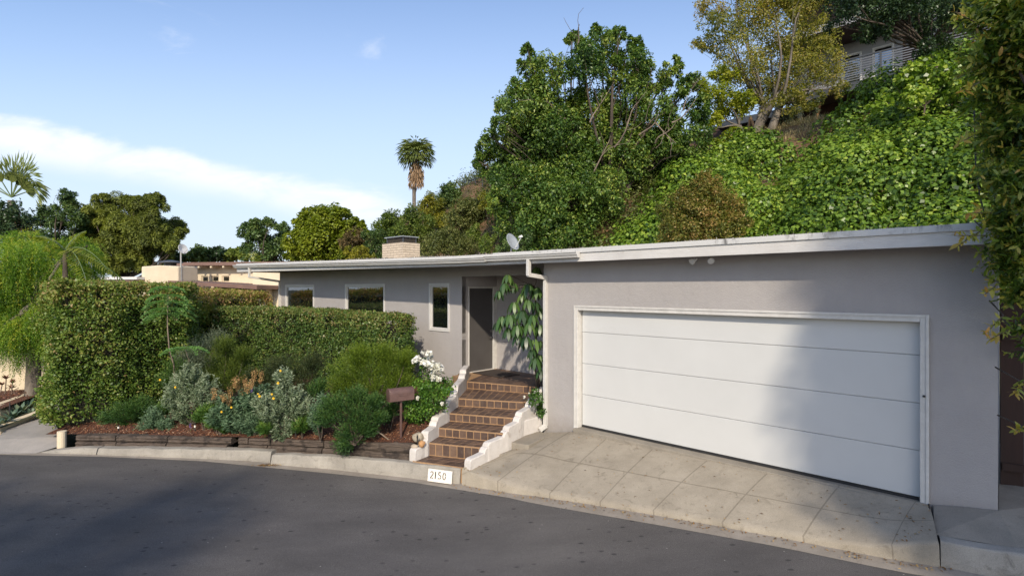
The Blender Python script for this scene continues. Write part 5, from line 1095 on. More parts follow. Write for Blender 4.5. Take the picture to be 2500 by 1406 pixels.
tree('leaning_tree', 'tall airy yellow olive tree with several grey trunks in front of the deck house', 'tree', V(1850, 322, 20.4), px_lobes(yl, 20.4, 1.0), lm_yel, m_barkg, leaf=.10, n_per=60, dens=4.8, cr=(.22, .40), tr=.17, asp=.42, trunks=3, fork=.38, twigs=4, squash=.9, up=.4, droop=.3)
tree('leaning_tree', 'lower lime yellow tree between the big oak and the airy olive tree', 'tree', V(1835, 335, 19.8), px_lobes([(1745, 230, 40), (1790, 265, 40), (1730, 295, 28), (1700, 200, 28), (1765, 185, 30), (1790, 330, 26), (1755, 350, 20), (1820, 240, 26)], 19.4, .5), lm_yel2, m_barkg, leaf=.12, n_per=44, dens=8, cr=(.2, .38), tr=.10, asp=.4, trunks=1, fork=.45, twigs=3, squash=.6, droop=.2)
tree('overhanging_tree', 'dark bluish tree whose branches hang into the picture at the top right above the deck', 'tree', V(2345, 215, 15.6), px_lobes([(2050, 20, 36), (2100, 20, 46), (2160, 30, 48), (2220, 10, 50), (2280, 40, 52), (2330, 20, 50), (2120, 80, 26), (2250, 80, 30), (2200, -40, 70), (2090, -30, 50), (2300, -60, 80), (2260, 120, 26), (2020, -10, 24), (2150, 85, 22), (2300, 110, 30), (2035, 60, 18)], 15.0, .7), lm_dk, m_bark, leaf=.09, n_per=40, dens=11, cr=(.2, .38), tr=.12, asp=.45, fork=.5, twigs=3, squash=.7, droop=.2)
bushy('brown_shrub', 'round olive brown shrub nestled in the ivy just above the roof', 'shrub', [(1715, 490, 62), (1660, 515, 52), (1770, 515, 52), (1700, 550, 66), (1760, 560, 52), (1650, 560, 44), (1800, 545, 30), (1720, 450, 36)], 13.9, leafmat('olive_brown_leaf', [(.045, .06, .014), (.09, .11, .02), (.15, .16, .028), (.23, .18, .045), (.29, .18, .06)], .5, .3), m_barkl, .065, 50, 22, base_z=3., cr=(.14, .26), asp=.5)
bushy('olive_bush', 'small grey olive bush on the earth bank beside the trunks of the airy tree', 'shrub', [(1930, 275, 22), (1945, 290, 20), (1915, 295, 18), (1990, 250, 14), (1985, 268, 12)], 20, lm_grey, m_barkl, .07, 20, 14, cr=(.25, .45))
bushy('green_sapling', 'leafy green bush at the top edge of the ivy beside the right hand tree', 'shrub', [(2230, 190, 36), (2190, 215, 28), (2280, 180, 36), (2250, 235, 36), (2310, 230, 30), (2150, 250, 22), (2260, 155, 22), (2330, 190, 24)], 14.2, lm_ivy, m_bark, .12, 26, 7, cr=(.25, .45), asp=.75)
# shrubs on the left shoulder of the hill, one thing each
lm_g1 = leafmat('soft_green_leaf', [(.045, .075, .016), (.09, .135, .024), (.15, .20, .034), (.22, .26, .055)], .55, .35)
lm_g2 = leafmat('yellow_shrub_leaf', [(.07, .09, .015), (.16, .17, .022), (.27, .25, .03), (.36, .32, .04)], .55, .4)
lm_g3 = leafmat('cool_green_leaf', [(.024, .05, .016), (.05, .092, .026), (.09, .145, .038), (.15, .20, .055)], .5, .25)
lm_g4 = leafmat('rust_shrub_leaf', [(.06, .05, .022), (.12, .09, .035), (.19, .12, .05), (.22, .15, .07)], .6, .3)
SH = [('hill_shrub', 'upright soft green shrub at the left foot of the hill behind the chimney', [(940, 560, 30), (960, 535, 24), (930, 590, 26), (955, 600, 26)], 27, lm_g1, .10),
 ('hill_shrub', 'bushy mid green shrub below the palm trunk', [(1000, 550, 34), (980, 580, 32), (1020, 570, 32), (1000, 520, 20), (1040, 545, 26)], 25, lm_g1, .09),
 ('hill_shrub', 'yellow green shrub just right of the palm trunk', [(1045, 510, 26), (1060, 530, 28), (1040, 485, 18), (1070, 500, 20), (1085, 540, 20)], 27, lm_g2, .09),
 ('hill_shrub', 'dark green shrub standing highest against the sky left of the railing', [(1095, 470, 22), (1110, 485, 22), (1085, 490, 20), (1100, 455, 12), (1120, 470, 12)], 29, lm_g3, .10),
 ('hill_shrub', 'grey green shrub under the cable railing', [(1130, 520, 34), (1150, 540, 32), (1115, 545, 30), (1165, 510, 24), (1140, 500, 22), (1180, 525, 20)], 24.5, lm_scrub, .09),
 ('hill_shrub', 'yellow flecked shrub touching the left edge of the oak', [(1195, 500, 20), (1200, 485, 16), (1185, 480, 14)], 24, lm_g2, .08),
 ('hill_shrub', 'tangled grey brown shrub just above the roof right of the chimney', [(1075, 590, 34), (1110, 600, 34), (1050, 605, 28), (1140, 600, 28), (1090, 575, 24)], 20.5, lm_scrub, .07),
 ('hill_shrub', 'small bright green shrub left of the satellite dish', [(1190, 595, 16), (1195, 580, 14), (1180, 605, 14), (1200, 610, 14)], 18.5, lm_g1, .07),
 ('hill_shrub', 'rust coloured shrub between the dome tree and the chimney', [(865, 575, 24), (885, 590, 22), (850, 590, 20), (900, 605, 18), (840, 600, 16)], 26, lm_g4, .08),
 ('hill_shrub', 'yellow green bush low against the roof left of the chimney', [(880, 620, 20), (900, 625, 18), (865, 628, 16), (855, 615, 14)], 24, lm_g2, .08),
 ('hill_shrub', 'green shrub between the rust coloured one and the chimney', [(915, 600, 22), (925, 575, 20), (905, 570, 18), (920, 620, 20)], 25, lm_g3, .08),
 ('hill_shrub', 'dark scrubby bush behind the satellite dish under the oak', [(1260, 590, 24), (1300, 600, 22), (1230, 600, 16), (1285, 575, 20), (1330, 605, 20)], 17.5, lm_g3, .07),
 ('hill_shrub', 'wispy pale bush left of the bare earth gully', [(1155, 575, 20), (1165, 560, 16), (1145, 590, 16), (1170, 590, 14)], 21.5, lm_g1, .07)]
for nm, lab, lst, D, mt_, lf in SH:
    bushy(nm, lab, 'shrub', lst, D, mt_, m_bark, lf*1.3, 46, 9 if D > 23 else 13, group='shrubs on the hill shoulder', cr=(.22, .4), jd=.5, tr=.05, asp=.4, limbs=True, twigs=1)
# cable railing on a brick coloured wall above the shoulder
rl = thing('cable_railing', 'thin dark railing slanting down the skyline left of the oak', 'railing', loc=V(1165, 470, 27)); ra = np.array(V(1128, 480, 29.5)); rb_ = np.array(V(1215, 459, 26.5)); rh = np.array([0, 0, .78])
for k in range(6): p = ra*(1-k/5)+rb_*(k/5); mb = MB(); mb.tube([p-[0, 0, .3], p+rh], .025, 6); mb.build('post', m_steel, rl)
mb = MB(); mb.tube([ra+rh, rb_+rh], .035, 6); mb.build('top_rail', m_steel, rl)
for k in range(7): mb = MB(); mb.tube([ra+rh*(k+.5)/7.5, rb_+rh*(k+.5)/7.5], .009, 4); mb.build('cable', m_steel, rl)
wl = MB(); wl.hexa([ra+[-.3, 0, -1.2], rb_+[.3, 0, -1.2], rb_+[.3, .3, -1.2], ra+[-.3, .3, -1.2]], [ra+[-.3, 0, -.02], rb_+[.3, 0, -.02], rb_+[.3, .3, -.02], ra+[-.3, .3, -.02]]); tag(wl.build('retaining_wall', pm('red_brown_wall', (.24, .10, .06), (.17, .075, .05), 4, .85, .4, 20)), 'low red brown wall under the slanting railing on the skyline', 'wall')
# board fence in the shade under the oak
bf = thing('board_fence', 'weathered grey board fence in the shade between oak and ivy', 'fence', loc=V(1665, 415, 18.3)); fa, fb = np.array(V(1612, 430, 19)), np.array(V(1722, 395, 18.6))
for k in range(9):
    p0 = fa*(1-(k+.03)/9)+fb*(k+.03)/9; p1 = fa*(1-(k+.97)/9)+fb*(k+.97)/9; mb = MB(); p0 = p0*[1, 1, 0]+[0, 0, fa[2]]; p1 = p1*[1, 1, 0]+[0, 0, fa[2]]; mb.bar(p0, p1, .03, 1.2+.06*random.random()); mb.build('board', pm('grey_board', (.06, .05, .042), (.04, .033, .028), 4, .9, .4, 30, .006, stretch=(1, 1, .1)), bf)
# ---------------------------------------------------------------- deck house up on the hill
hh = thing('hillside_house', 'dark stilted house with white walls and slatted deck railings high on the hill', 'house', loc=H(2, 20.5, 9))
m_hwall = pm('white_render', (.27, .27, .28), (.24, .24, .25), 2, .8); m_brown = pm('dark_brown_soffit', (.06, .032, .022), (.04, .022, .016), 4, .8); m_slat = pm('grey_slat', (.16, .165, .18), (.13, .135, .15), 5, .5); m_brace = pm('raw_timber', (.36, .22, .10), (.28, .17, .08), 6, .8)
T0 = 18.4; ZD = 11.15
def hb(*a, **k): return MB().box(*a)
hb(-1.6, 9, T0, T0+2.2, ZD-.12, ZD).build('deck_floor', m_steel, hh); hb(-1.62, 9, T0-.05, T0-.001, ZD-.30, ZD+.03).build('deck_beam', m_steel, hh)
hb(-5.2, -1.65, T0+1.0, T0+3, ZD-.42, ZD-.1).build('deck_beam', m_steel, hh)
for k in range(6): s_ = -1.55+k*1.72; hb(s_, s_+.07, T0-.10, T0-.055, ZD-.28, ZD+1.0).build('rail_post', m_steel, hh)
for k in range(9): z_ = ZD+.10+k*.10; mb = MB(); mb.box(-1.6, 9, T0-.05, T0-.03, z_, z_+.035); mb.build('rail_slat', m_slat, hh)
hb(-1.62, 9, T0-.07, T0-.0, ZD+1.0, ZD+1.05).build('handrail', m_steel, hh)
wallgrid('wall', lambda s, z, d: H(s, T0+2.2+d, z), [-1.9, .1, .9, 1.3, 2.1, 2.4], [ZD, ZD+.15, ZD+2.1, ZD+2.6], {(1, 1), (3, 1)}, .2, m_hwall, hh)
wallgrid('wall', lambda s, z, d: H(s, T0+2.2+d, z), [2.401, 5.2, 7.2, 12], [ZD, ZD+.15, ZD+2.1, ZD+2.6], {(1, 1)}, .2, m_brown, hh)
for a_, b2 in ((.1, .9), (1.3, 2.1), (5.2, 7.2)): window(a_, b2, ZD+.15, ZD+2.1, T0+2.2, hh)
hb(-2.2, 12, T0+.3, T0+8, ZD+2.6, ZD+2.9).build('upper_floor', m_brown, hh); hb(-2.25, 12, T0+.24, T0+.3, ZD+2.66, ZD+2.98).build('white_edge', m_hwall, hh)
for k in range(5): s_ = 1+k*1.7; hb(s_, s_+.07, T0+.35, T0+.42, ZD+2.9, ZD+3.95).build('rail_post', m_steel, hh)
for k in range(8): z_ = ZD+3.05+k*.11; mb = MB(); mb.box(1, 9, T0+.38, T0+.40, z_, z_+.03); mb.build('rail_slat', m_slat, hh)
wallgrid('wall', lambda s, z, d: H(s, T0+3+d, z), [-1.9, 2.5, 3.8, 5, 7.6, 12], [ZD+2.9, ZD+3.3, ZD+5.2, ZD+5.5], {(1, 1), (3, 1)}, .2, m_brown, hh)
for a_, b2 in ((2.5, 3.8), (5, 7.6)): window(a_, b2, ZD+3.3, ZD+5.2, T0+3, hh)
hb(-2.6, 12, T0+1.4, T0+9, ZD+5.5, ZD+5.75).build('roof', m_brown, hh)
for s_ in (-1.2, 2.6, 3.6, 6): hb(s_, s_+.14, T0+.1, T0+.24, ZD-3.2, ZD-.12).build('stilt', m_steel, hh)
hb(3.62, 3.72, T0-.18, T0-.10, ZD-1.2, ZD+2.6).build('tall_post', m_steel, hh)
for s_, d_ in ((-2.8, -.6), (-1.0, .6), (.9, .7), (3.4, -.6), (4.3, .5), (-3.9, .5)):
    mb = MB(); mb.bar(H(s_, T0+1.0, ZD-2.6), H(s_+d_, T0+.5, ZD-.35), .10, .10); mb.build('timber_brace', m_brace, hh)
hb(-8, 14, T0+1.8, T0+2.19, ZD-6, ZD-.13).build('foundation', m_brown, hh)
hb(-6, -1.9, T0+2.0, T0+5, ZD-.2, ZD+.02).build('left_deck', m_steel, hh)
for k in range(5): z_ = ZD+.10+k*.17; mb = MB(); mb.box(-5.4, -1.62, T0+1.05, T0+1.07, z_, z_+.03); mb.build('rail_slat', m_slat, hh)
# ---------------------------------------------------------------- palms
def fan(p0, d, L_, spread, k, mat, parent, lw=.05, droop=.3, name='frond', stalk=.5, tint=.5, face=None):
    d = unit(np.array(d, float)); side = unit(np.cross(d, [0, 0, 1.]) if face is None else np.cross(d, face)); upv = np.cross(side, d); c = np.array(p0)+d*L_*stalk; PP = []; AA = []; lg = []
    for i in range(k):
        a_ = -spread/2+spread*i/(k-1); ax = d*math.cos(a_)+side*math.sin(a_)+rdir(1)[0]*.05; l = L_*(1-stalk*.35)*(.75+.25*math.cos(a_))*random.uniform(.85, 1.1)
        PP.append(c); AA.append(unit(ax)); lg.append(l*.55); PP.append(c+unit(ax)*l*.53); AA.append(unit(unit(ax)+np.array([0, 0, -droop*1.6]))); lg.append(l*.5)
    PP = np.array(PP); AA = np.array(AA); n = len(PP); q = quadmesh(name, leaves(PP, AA, np.tile(upv, (n, 1)), np.array(lg), np.full(n, lw), .15), n, mat, tint+.15*RNG.normal(size=n), parent)
    mb = MB(); mb.tube([np.array(p0), c], lw*.35, 5); mb.build('stalk', m_green_stem, q); return q
lm_palm = leafmat('palm_leaf', [(.04, .06, .018), (.09, .12, .03), (.15, .18, .045), (.22, .23, .07)], .5, .25); lm_dead = leafmat('dead_palm_leaf', [(.14, .09, .05), (.26, .17, .10), (.38, .27, .17)], .8, .2)
D = 62; pt = thing('fan_palm', 'tall slim palm with a dry brown skirt alone against the sky', 'palm tree', loc=V(1009, 560, D)); mb = MB()
tp_ = [V(1009, 640, D), V(1010, 560, D), V(1011, 500, D), V(1011, 440, D), V(1015, 385, D)]; mb.tube(tp_, [.30, .26, .23, .23, .3], 10); mb.build('trunk', m_barkg, pt, smooth=True); c = np.array(V(1016, 380, D))
for i in range(44):
    a_ = 2.4*i; e = 1.1-1.75*(i/44); fan(c+[0, 0, .2], (math.cos(a_)*math.cos(e), math.sin(a_)*math.cos(e), math.sin(e)), 2.05, 2.2, 13, lm_palm, pt, .16, .45, stalk=.42, tint=.4+.3*(1-i/44))
for i in range(34):
    a_ = 2.4*i; e = -1.15-.3*(i % 5)/5; fan(c+[0, 0, -.3-2.0*i/34], (math.cos(a_)*.42, math.sin(a_)*.42, math.sin(e)), 1.7, 1.3, 7, lm_dead, pt, .16, .3, name='dead_frond', stalk=.3)
D = 17; pl = thing('fan_palm', 'palm crown with long drooping green fans at the far left edge', 'palm tree', loc=V(25, 620, D)); mb = MB(); mb.tube([V(22, 720, D), V(24, 600, D), V(28, 490, D)], [.14, .13, .10], 10); mb.build('trunk', m_barkg, pl, smooth=True); c = np.array(V(28, 482, D))
for dx, dz, L_, dr in ((.05, 1, 1.55, .1), (-.35, 1, 1.4, .2), (.25, .95, 1.3, .1), (1, .55, 1.5, .55), (1, .85, 1.45, .5), (-1, .5, 1.4, .6), (-.9, .8, 1.4, .4), (.75, .35, 1.2, .7), (-.6, .4, 1.2, .7), (.5, .9, 1.2, .3), (-.15, 1, 1.5, .15)):
    fan(c, (dx, random.uniform(-.3, .3), dz), L_*.8, 2.0, 24, lm_palm, pl, .05, dr, stalk=.45, face=[random.uniform(-.4, .4), 1., random.uniform(-.2, .4)])
for k_, (x, y) in enumerate(((5, 515), (22, 520), (45, 515), (60, 530), (-10, 520))): fan(V(x, y, D-.3), ((x-28)*.012, -.2, -1), .75, .9, 12, lm_dead, pl, .05, .1, name='dead_frond', stalk=.15)
bushy('vine_clad_bush', 'dark leafy clump below the left palm crown', 'bush', [(15, 510, 28), (50, 520, 22), (-20, 520, 30), (70, 545, 20), (30, 550, 26), (90, 590, 24), (20, 545, 34), (-10, 560, 34), (45, 575, 28), (10, 590, 30)], 16.6, lm_dk, m_bark, .09, 26, 12, asp=.6)
# feather palm whose fronds arch over the pepper tree
fp = thing('feather_palm', 'feather palm with yellow green fronds arching beside the pepper tree', 'palm tree', loc=V(165, 760, 11.7)); mb = MB(); mb.tube([V(165, 800, 11.7), V(160, 700, 11.7), V(158, 612, 11.7)], [.09, .06, .03], 9); mb.build('trunk', m_bark, fp, smooth=True)
lm_fp = leafmat('feather_palm_leaf', [(.10, .14, .02), (.20, .23, .03), (.32, .33, .05)], .45, .4)
for dx, dy, dz, L_, dr in ((1, -.2, .45, 1.25, .75), (.95, .2, -.1, 1.35, .55), (.3, .2, .8, .9, .4), (-.6, .1, .7, 1., .5), (.8, -.5, .2, 1.2, .8), (-.2, -.5, .7, .9, .5)):
    frond(V(158, 612, 11.7), (dx, dy, dz), L_, .34, dr, lm_fp, fp, 26, 0, lw=.028, hang=.55, sr=.012)
# ---------------------------------------------------------------- background trees at the left
lm_pine = leafmat('pine_needle', [(.06, .075, .016), (.11, .135, .024), (.18, .205, .032), (.26, .28, .05)], .6, .25)
lm_dome = leafmat('dome_tree_leaf', [(.06, .09, .010), (.12, .16, .014), (.19, .23, .020), (.27, .30, .03)], .5, .3)
tree('stone_pine', 'broad round pine with a slanting trunk behind the cream house', 'tree', V(300, 740, 40), px_lobes([(240, 530, 36), (300, 515, 42), (365, 515, 36), (410, 555, 32), (428, 595, 22), (262, 585, 42), (330, 575, 50), (390, 605, 38), (232, 610, 32), (285, 635, 34), (350, 645, 24), (250, 495, 20), (330, 495, 20), (375, 490, 20), (225, 560, 26), (340, 610, 36), (265, 650, 26), (400, 640, 20), (300, 560, 44), (230, 530, 26), (290, 600, 40), (445, 570, 16), (210, 590, 20), (360, 570, 44)], 40, 1.8), lm_pine, m_bark, leaf=.19, n_per=340, dens=1.7, cr=(.24, .38), jit=.35, shell=.6, tr=.36, asp=.3, fork=.35, twigs=1, squash=.8, up=.8)
tree('dark_conifer', 'ragged dark conifer between the left palm and the round pine', 'tree', V(150, 740, 38), px_lobes([(160, 475, 16), (172, 495, 18), (155, 515, 22), (120, 515, 20), (100, 535, 20), (185, 535, 22), (140, 545, 26), (110, 575, 28), (175, 580, 28), (200, 610, 26), (140, 610, 30), (95, 610, 24), (205, 560, 16)], 38, 1.0), lm_g3, m_bark, leaf=.22, n_per=90, dens=2.2, cr=(.25, .42), tr=.2, asp=.32, fork=.6, twigs=2, squash=.6)
tree('oak_tree', 'dark oak in the distance left of the dome shaped tree', 'tree', V(640, 740, 34), px_lobes([(608, 568, 26), (640, 575, 30), (650, 610, 36), (600, 600, 20), (685, 565, 24), (670, 630, 26), (620, 545, 14), (690, 600, 22), (640, 545, 16), (615, 630, 18), (668, 545, 16)], 34, 1), lm_g3, m_bark, leaf=.17, n_per=90, dens=2.6, jit=.5, cr=(.22, .4), tr=.2, asp=.5, fork=.4, twigs=2)
tree('dome_tree', 'dense dome shaped yellow green tree behind the roof left of the chimney', 'tree', V(800, 740, 31), px_lobes([(800, 570, 66), (745, 595, 46), (860, 585, 42), (765, 545, 38), (835, 545, 38), (800, 520, 24), (720, 625, 26), (885, 575, 20), (780, 620, 60), (850, 620, 40), (705, 600, 14), (735, 560, 24), (870, 550, 20)], 31, .8), lm_dome, m_bark, leaf=.17, n_per=110, dens=3.4, cr=(.14, .25), jit=.4, shell=.6, tr=.25, asp=.6, fork=.4, twigs=1, squash=.9, up=1.1)
for k, (lst, lab) in enumerate((([(478, 618, 18), (500, 625, 18), (455, 630, 18)], 'low dark green tree right of the rooftop aerial'), ([(530, 618, 16), (548, 625, 16), (515, 628, 14)], 'low dark tree in the middle of the far row behind the cream house'), ([(575, 622, 16), (595, 625, 14), (560, 630, 12)], 'low olive tree of the far row next to the dark oak'), ([(425, 640, 16), (410, 632, 12), (440, 625, 10)], 'small dark tree between the pine and the rooftop aerial'))):
    bushy('distant_tree', lab, 'tree', lst, 46, [lm_g3, lm_dk, lm_g1, lm_dk][k], m_bark, .3, 50, 2.6, base_z=0, group='far row of low trees', cr=(.25, .45), tr=.12, asp=.5, jd=1.)
frp = thing('small_palm', 'tiny yellow palm tuft above the left end of the roof', 'palm tree', loc=V(618, 640, 28))
for i in range(8): a_ = .1+3*i/8; fan(V(618, 640, 28), (math.cos(a_), .1, abs(math.sin(a_))+.1), .5, .9, 7, lm_fp, frp, .05, .3, stalk=.2)
# pepper tree: weeping foliage
def weeping(name, label, lst, D, mat, base, nst, ll, cat='tree'):
    lb = px_lobes(lst, D, .5); t = thing(name, label, cat, None, base); PP = []; AA = []; TT = []
    for (x, y, z, r) in lb:
        k = int(nst*r*r*62); d = rdir(k); p = np.array([x, y, z])+d*r*(.35+.65*RNG.random(k)[:, None]**.5)*[1, 1, .75]; nn = 26; u = np.tile(np.linspace(0, 1, nn), (k, 1)); L_ = (.28+.35*RNG.random(k))[:, None]
        hd = unit(d*[1, 1, .3]+rdir(k)*.75); q = p[:, None]+hd[:, None]*(L_*.45*(1-(1-u)**2))[..., None]+np.array([0, 0, -1.])*(L_*u**1.7)[..., None]
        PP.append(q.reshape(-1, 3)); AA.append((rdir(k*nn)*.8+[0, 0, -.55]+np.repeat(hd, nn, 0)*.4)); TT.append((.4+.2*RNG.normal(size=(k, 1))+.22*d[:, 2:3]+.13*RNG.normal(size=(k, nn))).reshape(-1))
    P = np.concatenate(PP); A = np.concatenate(AA); T = np.concatenate(TT); n = len(P); quadmesh('crown', leaves(P, A, unit(rdir(n)+[0, -.2, .6]), ll*(.6+.8*RNG.random(n)), ll*.22, .1), n, mat, T, t)
    mb = MB(); top_ = np.array([np.mean([l[0] for l in lb]), np.mean([l[1] for l in lb]), np.mean([l[2] for l in lb])-.3]); limb(mb, base, top_, .16, .10, .08, 7, 9)
    for l in lb: limb(mb, top_, l[:3], .06, .02, .12, 6, 6)
    mb.build('trunk', m_barkg, t, smooth=True); return t
lm_pep = leafmat('pepper_leaf', [(.05, .11, .014), (.10, .20, .02), (.18, .29, .03), (.30, .37, .04), (.46, .42, .05)], .5, .42)
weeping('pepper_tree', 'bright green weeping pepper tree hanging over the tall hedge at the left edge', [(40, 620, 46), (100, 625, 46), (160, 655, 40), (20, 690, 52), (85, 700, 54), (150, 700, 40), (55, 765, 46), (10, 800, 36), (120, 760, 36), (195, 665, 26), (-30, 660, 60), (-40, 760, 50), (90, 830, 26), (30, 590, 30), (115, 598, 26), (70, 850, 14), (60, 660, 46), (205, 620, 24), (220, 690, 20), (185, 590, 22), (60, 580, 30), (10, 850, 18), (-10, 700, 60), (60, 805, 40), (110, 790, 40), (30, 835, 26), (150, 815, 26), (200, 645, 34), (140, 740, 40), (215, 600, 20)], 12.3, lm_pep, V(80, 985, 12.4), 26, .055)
# ---------------------------------------------------------------- cream house beyond the hedge
ch2 = thing('cream_house', 'cream stucco house with brown roof edges and a round ended chimney block beyond the hedge', 'house', loc=V(520, 740, 27)); m_fas = pm('brown_fascia', (.20, .115, .09), (.15, .09, .07), 3, .6); m_wtop = pm('white_flat_roof', (.66, .64, .62), (.58, .56, .54), 3, .7)
# frame parallel to the picture house: origin chosen at distance
def C2(a_, b2, z): return (-20.2+a_*.985+b2*.17, 26.5-a_*.17+b2*.985, z)
def c2box(*a): return MB().box(*a, f=C2)
def pxa(px, b2=0):                                                         # a so that C2(a,b2) is seen at px
    k = (px-HX)/FPX; return (k*(26.5+b2*.985)+20.2-b2*.17)/(.985+.17*k)
def zat(py, a_, b2=0): return EYE-(py-HY)*C2(a_, b2, 0)[1]/FPX
a0, a1 = pxa(445, 3), pxa(690, 3); zr = zat(645, a0, 3)
wz0, wz1 = zat(689, pxa(500, 3), 3), zat(673, pxa(500, 3), 3)
wb = [a0] + [q for p in ((465.5, 483), (491, 508), (516, 534), (541.5, 560)) for q in (pxa(p[0], 3), pxa(p[1], 3))] + [a1+2]
wallgrid('wall', lambda s, z, d: C2(s, 3+d, z), wb, [-.6, wz0, wz1, zr-.12], {(1, 1), (3, 1), (5, 1), (7, 1)}, .2, m_cream, ch2)
for k in range(4): window(wb[1+2*k], wb[2+2*k], wz0, wz1, 3.05, ch2, f=C2, fm=m_cream, wd=.03)
wallgrid('wall', lambda t, z, d: C2(a0+d, t, z), [3.001, 9], [-.6, zr-.12], set(), .2, m_cream, ch2)
c2box(pxa(427, 2.3), a1+2.5, 2.3, 9, zr-.12, zr+.06).build('upper_roof', m_fas, ch2); 
for k in range(7): a_ = pxa(452+k*30, 2.35); c2box(a_, a_+.10, 2.36, 3.0, zr-.24, zr-.125).build('rafter', m_cream, ch2)
za = zat(685, pxa(430)); mb = MB(); A0, A1 = pxa(418), pxa(627, -.4); zb2 = zat(697, A1, -.4)
mb.hexa([C2(A0, -.2, za-.16), C2(A1, -.4, zb2-.18), C2(A1, 3, zb2-.18), C2(A0, 3, za-.16)], [C2(A0, -.2, za), C2(A1, -.4, zb2), C2(A1, 3, zb2), C2(A0, 3, za)]); mb.build('lower_roof', m_fas, ch2)
c2box(A0+.1, A1-.2, -.15, 2.9, za+.0, za+.02).build('lower_roof_membrane', m_wtop, ch2) if False else None
c2box(A0+.3, A1-.4, .9, 2.99, -.6, zb2-.19).build('lower_wall', m_cream, ch2)
A2 = pxa(213, 0); c2box(A2, pxa(347, 0), -.3, 3, zat(683, A2), zat(678, A2)+.03).build('left_roof', m_wtop, ch2); c2box(A2, pxa(347, 0), -.24, 2.9, zat(689, A2), zat(683, A2)-.004).build('left_fascia', m_fas, ch2); c2box(A2+.4, pxa(345, 0), .3, 2.9, -.6, zat(689, A2)-.004).build('left_wall', m_cream, ch2)
mb = MB(); x0, x1 = pxa(345, .2), pxa(424, .2); zt2 = zat(648, x0, .2); n_ = 14; ring = [(x0, .2), (x0+(x1-x0)*.62, .05), (x1, .5), (x1, 1.8), (x0, 1.8)]
mb.add([C2(a_, b2, -.5) for a_, b2 in ring]+[C2(a_, b2, zt2-(.06 if i in (0, 2) else 0)) for i, (a_, b2) in enumerate(ring)], [tuple(range(5))[::-1], tuple(5+i for i in range(5))]+[(i, (i+1) % 5, 5+(i+1) % 5, 5+i) for i in range(5)]); mb.build('chimney_block', m_cream, ch2, bevel=.05)
mb = MB(); cc = C2((x0+x1)/2, 1.0, zt2+.16); mb.tube([(cc[0], cc[1], zt2), (cc[0], cc[1], cc[2])], .28, 12); mb.build('flue', m_black, ch2); mb = MB(); mb.tube([(cc[0], cc[1], cc[2]), (cc[0], cc[1], cc[2]+.05), (cc[0], cc[1], cc[2]+.14)], [.58, .55, .1], 20); mb.build('flue_cap', m_steel, ch2)
mb = MB(); q_ = C2(pxa(604, 1.5), 1.2, zat(712, pxa(604), 1.2)); blob('roof_vent', q_, (.28, .28, .16), pm('alu_dome', (.45, .45, .45), metallic=.6, rough=.4), ch2, .03)
c2box(pxa(617, 1.4), pxa(692, 1.4)+3, 1.4, 2.98, -.6, zat(663, pxa(620, 1.4), 1.4)).build('side_block', m_cream, ch2)
# aerial with a small dish on the cream house
ae = thing('rooftop_dish', 'thin pole with a small white dish on the cream house roof', 'satellite dish', loc=V(442, 690, 26.6)); mb = MB(); mb.tube([V(442, 690, 26.6), V(441.5, 604, 26.6)], .035, 7); mb.build('pole', pm('galv', (.4, .4, .39)), ae)
c = Vector(V(446, 608, 26.5)); axd = Vector((.9, -.3, .25)).normalized(); u1 = axd.cross(Vector((0, 0, 1))).normalized(); u2 = u1.cross(axd); v = [tuple(c-axd*.06)]+[tuple(c+(u1*math.cos(a_)+u2*math.sin(a_))*.26+axd*.02) for a_ in np.linspace(0, 6.283, 25)[:-1]]
o = mobj('reflector', v, [(0, 1+k, 1+(k+1) % 24) for k in range(24)], pm('white_dish', (.6, .6, .6)), ae); m_ = o.modifiers.new('s', 'SOLIDIFY'); m_.thickness = .02
mb = MB(); mb.tube([c-u2*.22, c+axd*.28-u2*.1, c+axd*.28-u2*.02], .018, 5); mb.build('arm', pm('white_dish', (.6, .6, .6)), ae)
# ---------------------------------------------------------------- left neighbour: drive, kerbs, wall, succulents
dv_ = [G(-330, 1112, ROADZ+.006), G(88, 1106, ROADZ+.01), G(147, 1088, -.56), G(150, 1066, -.45), G(122, 1005, -.30), (-9.9, 14.2, -.2), (-12.5, 14.2, -.2), G(0, 1062, -.45), G(-330, 1085, -.55)]
struct(mobj('neighbour_driveway', dv_, [(0, 1, 2, 3, 7, 8), (3, 4, 7), (4, 5, 6, 7)], m_drive))
def lowwall(name, pts, h, w_, mat, label, cat='kerb', group=None):
    mb = MB(); P = [np.array(p) for p in pts]
    for i in range(len(P)-1):
        d = unit((P[i+1]-P[i])*[1, 1, 0]); nr = np.array([-d[1], d[0], 0])*w_; a_, b2 = P[i], P[i+1]; dn = np.array([0, 0, .6]); mb.hexa([a_-dn, b2-dn, b2+nr-dn, a_+nr-dn], [a_+[0, 0, h], b2+[0, 0, h], b2+nr+[0, 0, h], a_+nr+[0, 0, h]])
    return tag(mb.build(name, mat, None, bevel=.02), label, cat, group)
lowwall('cream_kerb', [G(-300, 1088, -.52), G(0, 1052, -.44), G(118, 1008, -.30)], .10, .16, m_cream, 'nearer low cream kerb between the pale drive and the succulents')
lowwall('cream_kerb', [G(-300, 1030, -.30), G(0, 1000, -.22), G(105, 962, -.12)], .12, .16, m_cream, 'farther low cream kerb below the dried succulents')
bd = thing('planting_bed', 'b', 'b'); bpy.data.objects.remove(bd)
struct(mobj('planting_bed_soil', [G(-300, 1084, -.44), G(0, 1045, -.36), G(118, 1004, -.22), G(118, 966, -.16), G(0, 1002, -.26), G(-300, 1032, -.32)], [(0, 1, 4, 5), (1, 2, 3, 4)], m_scrub))
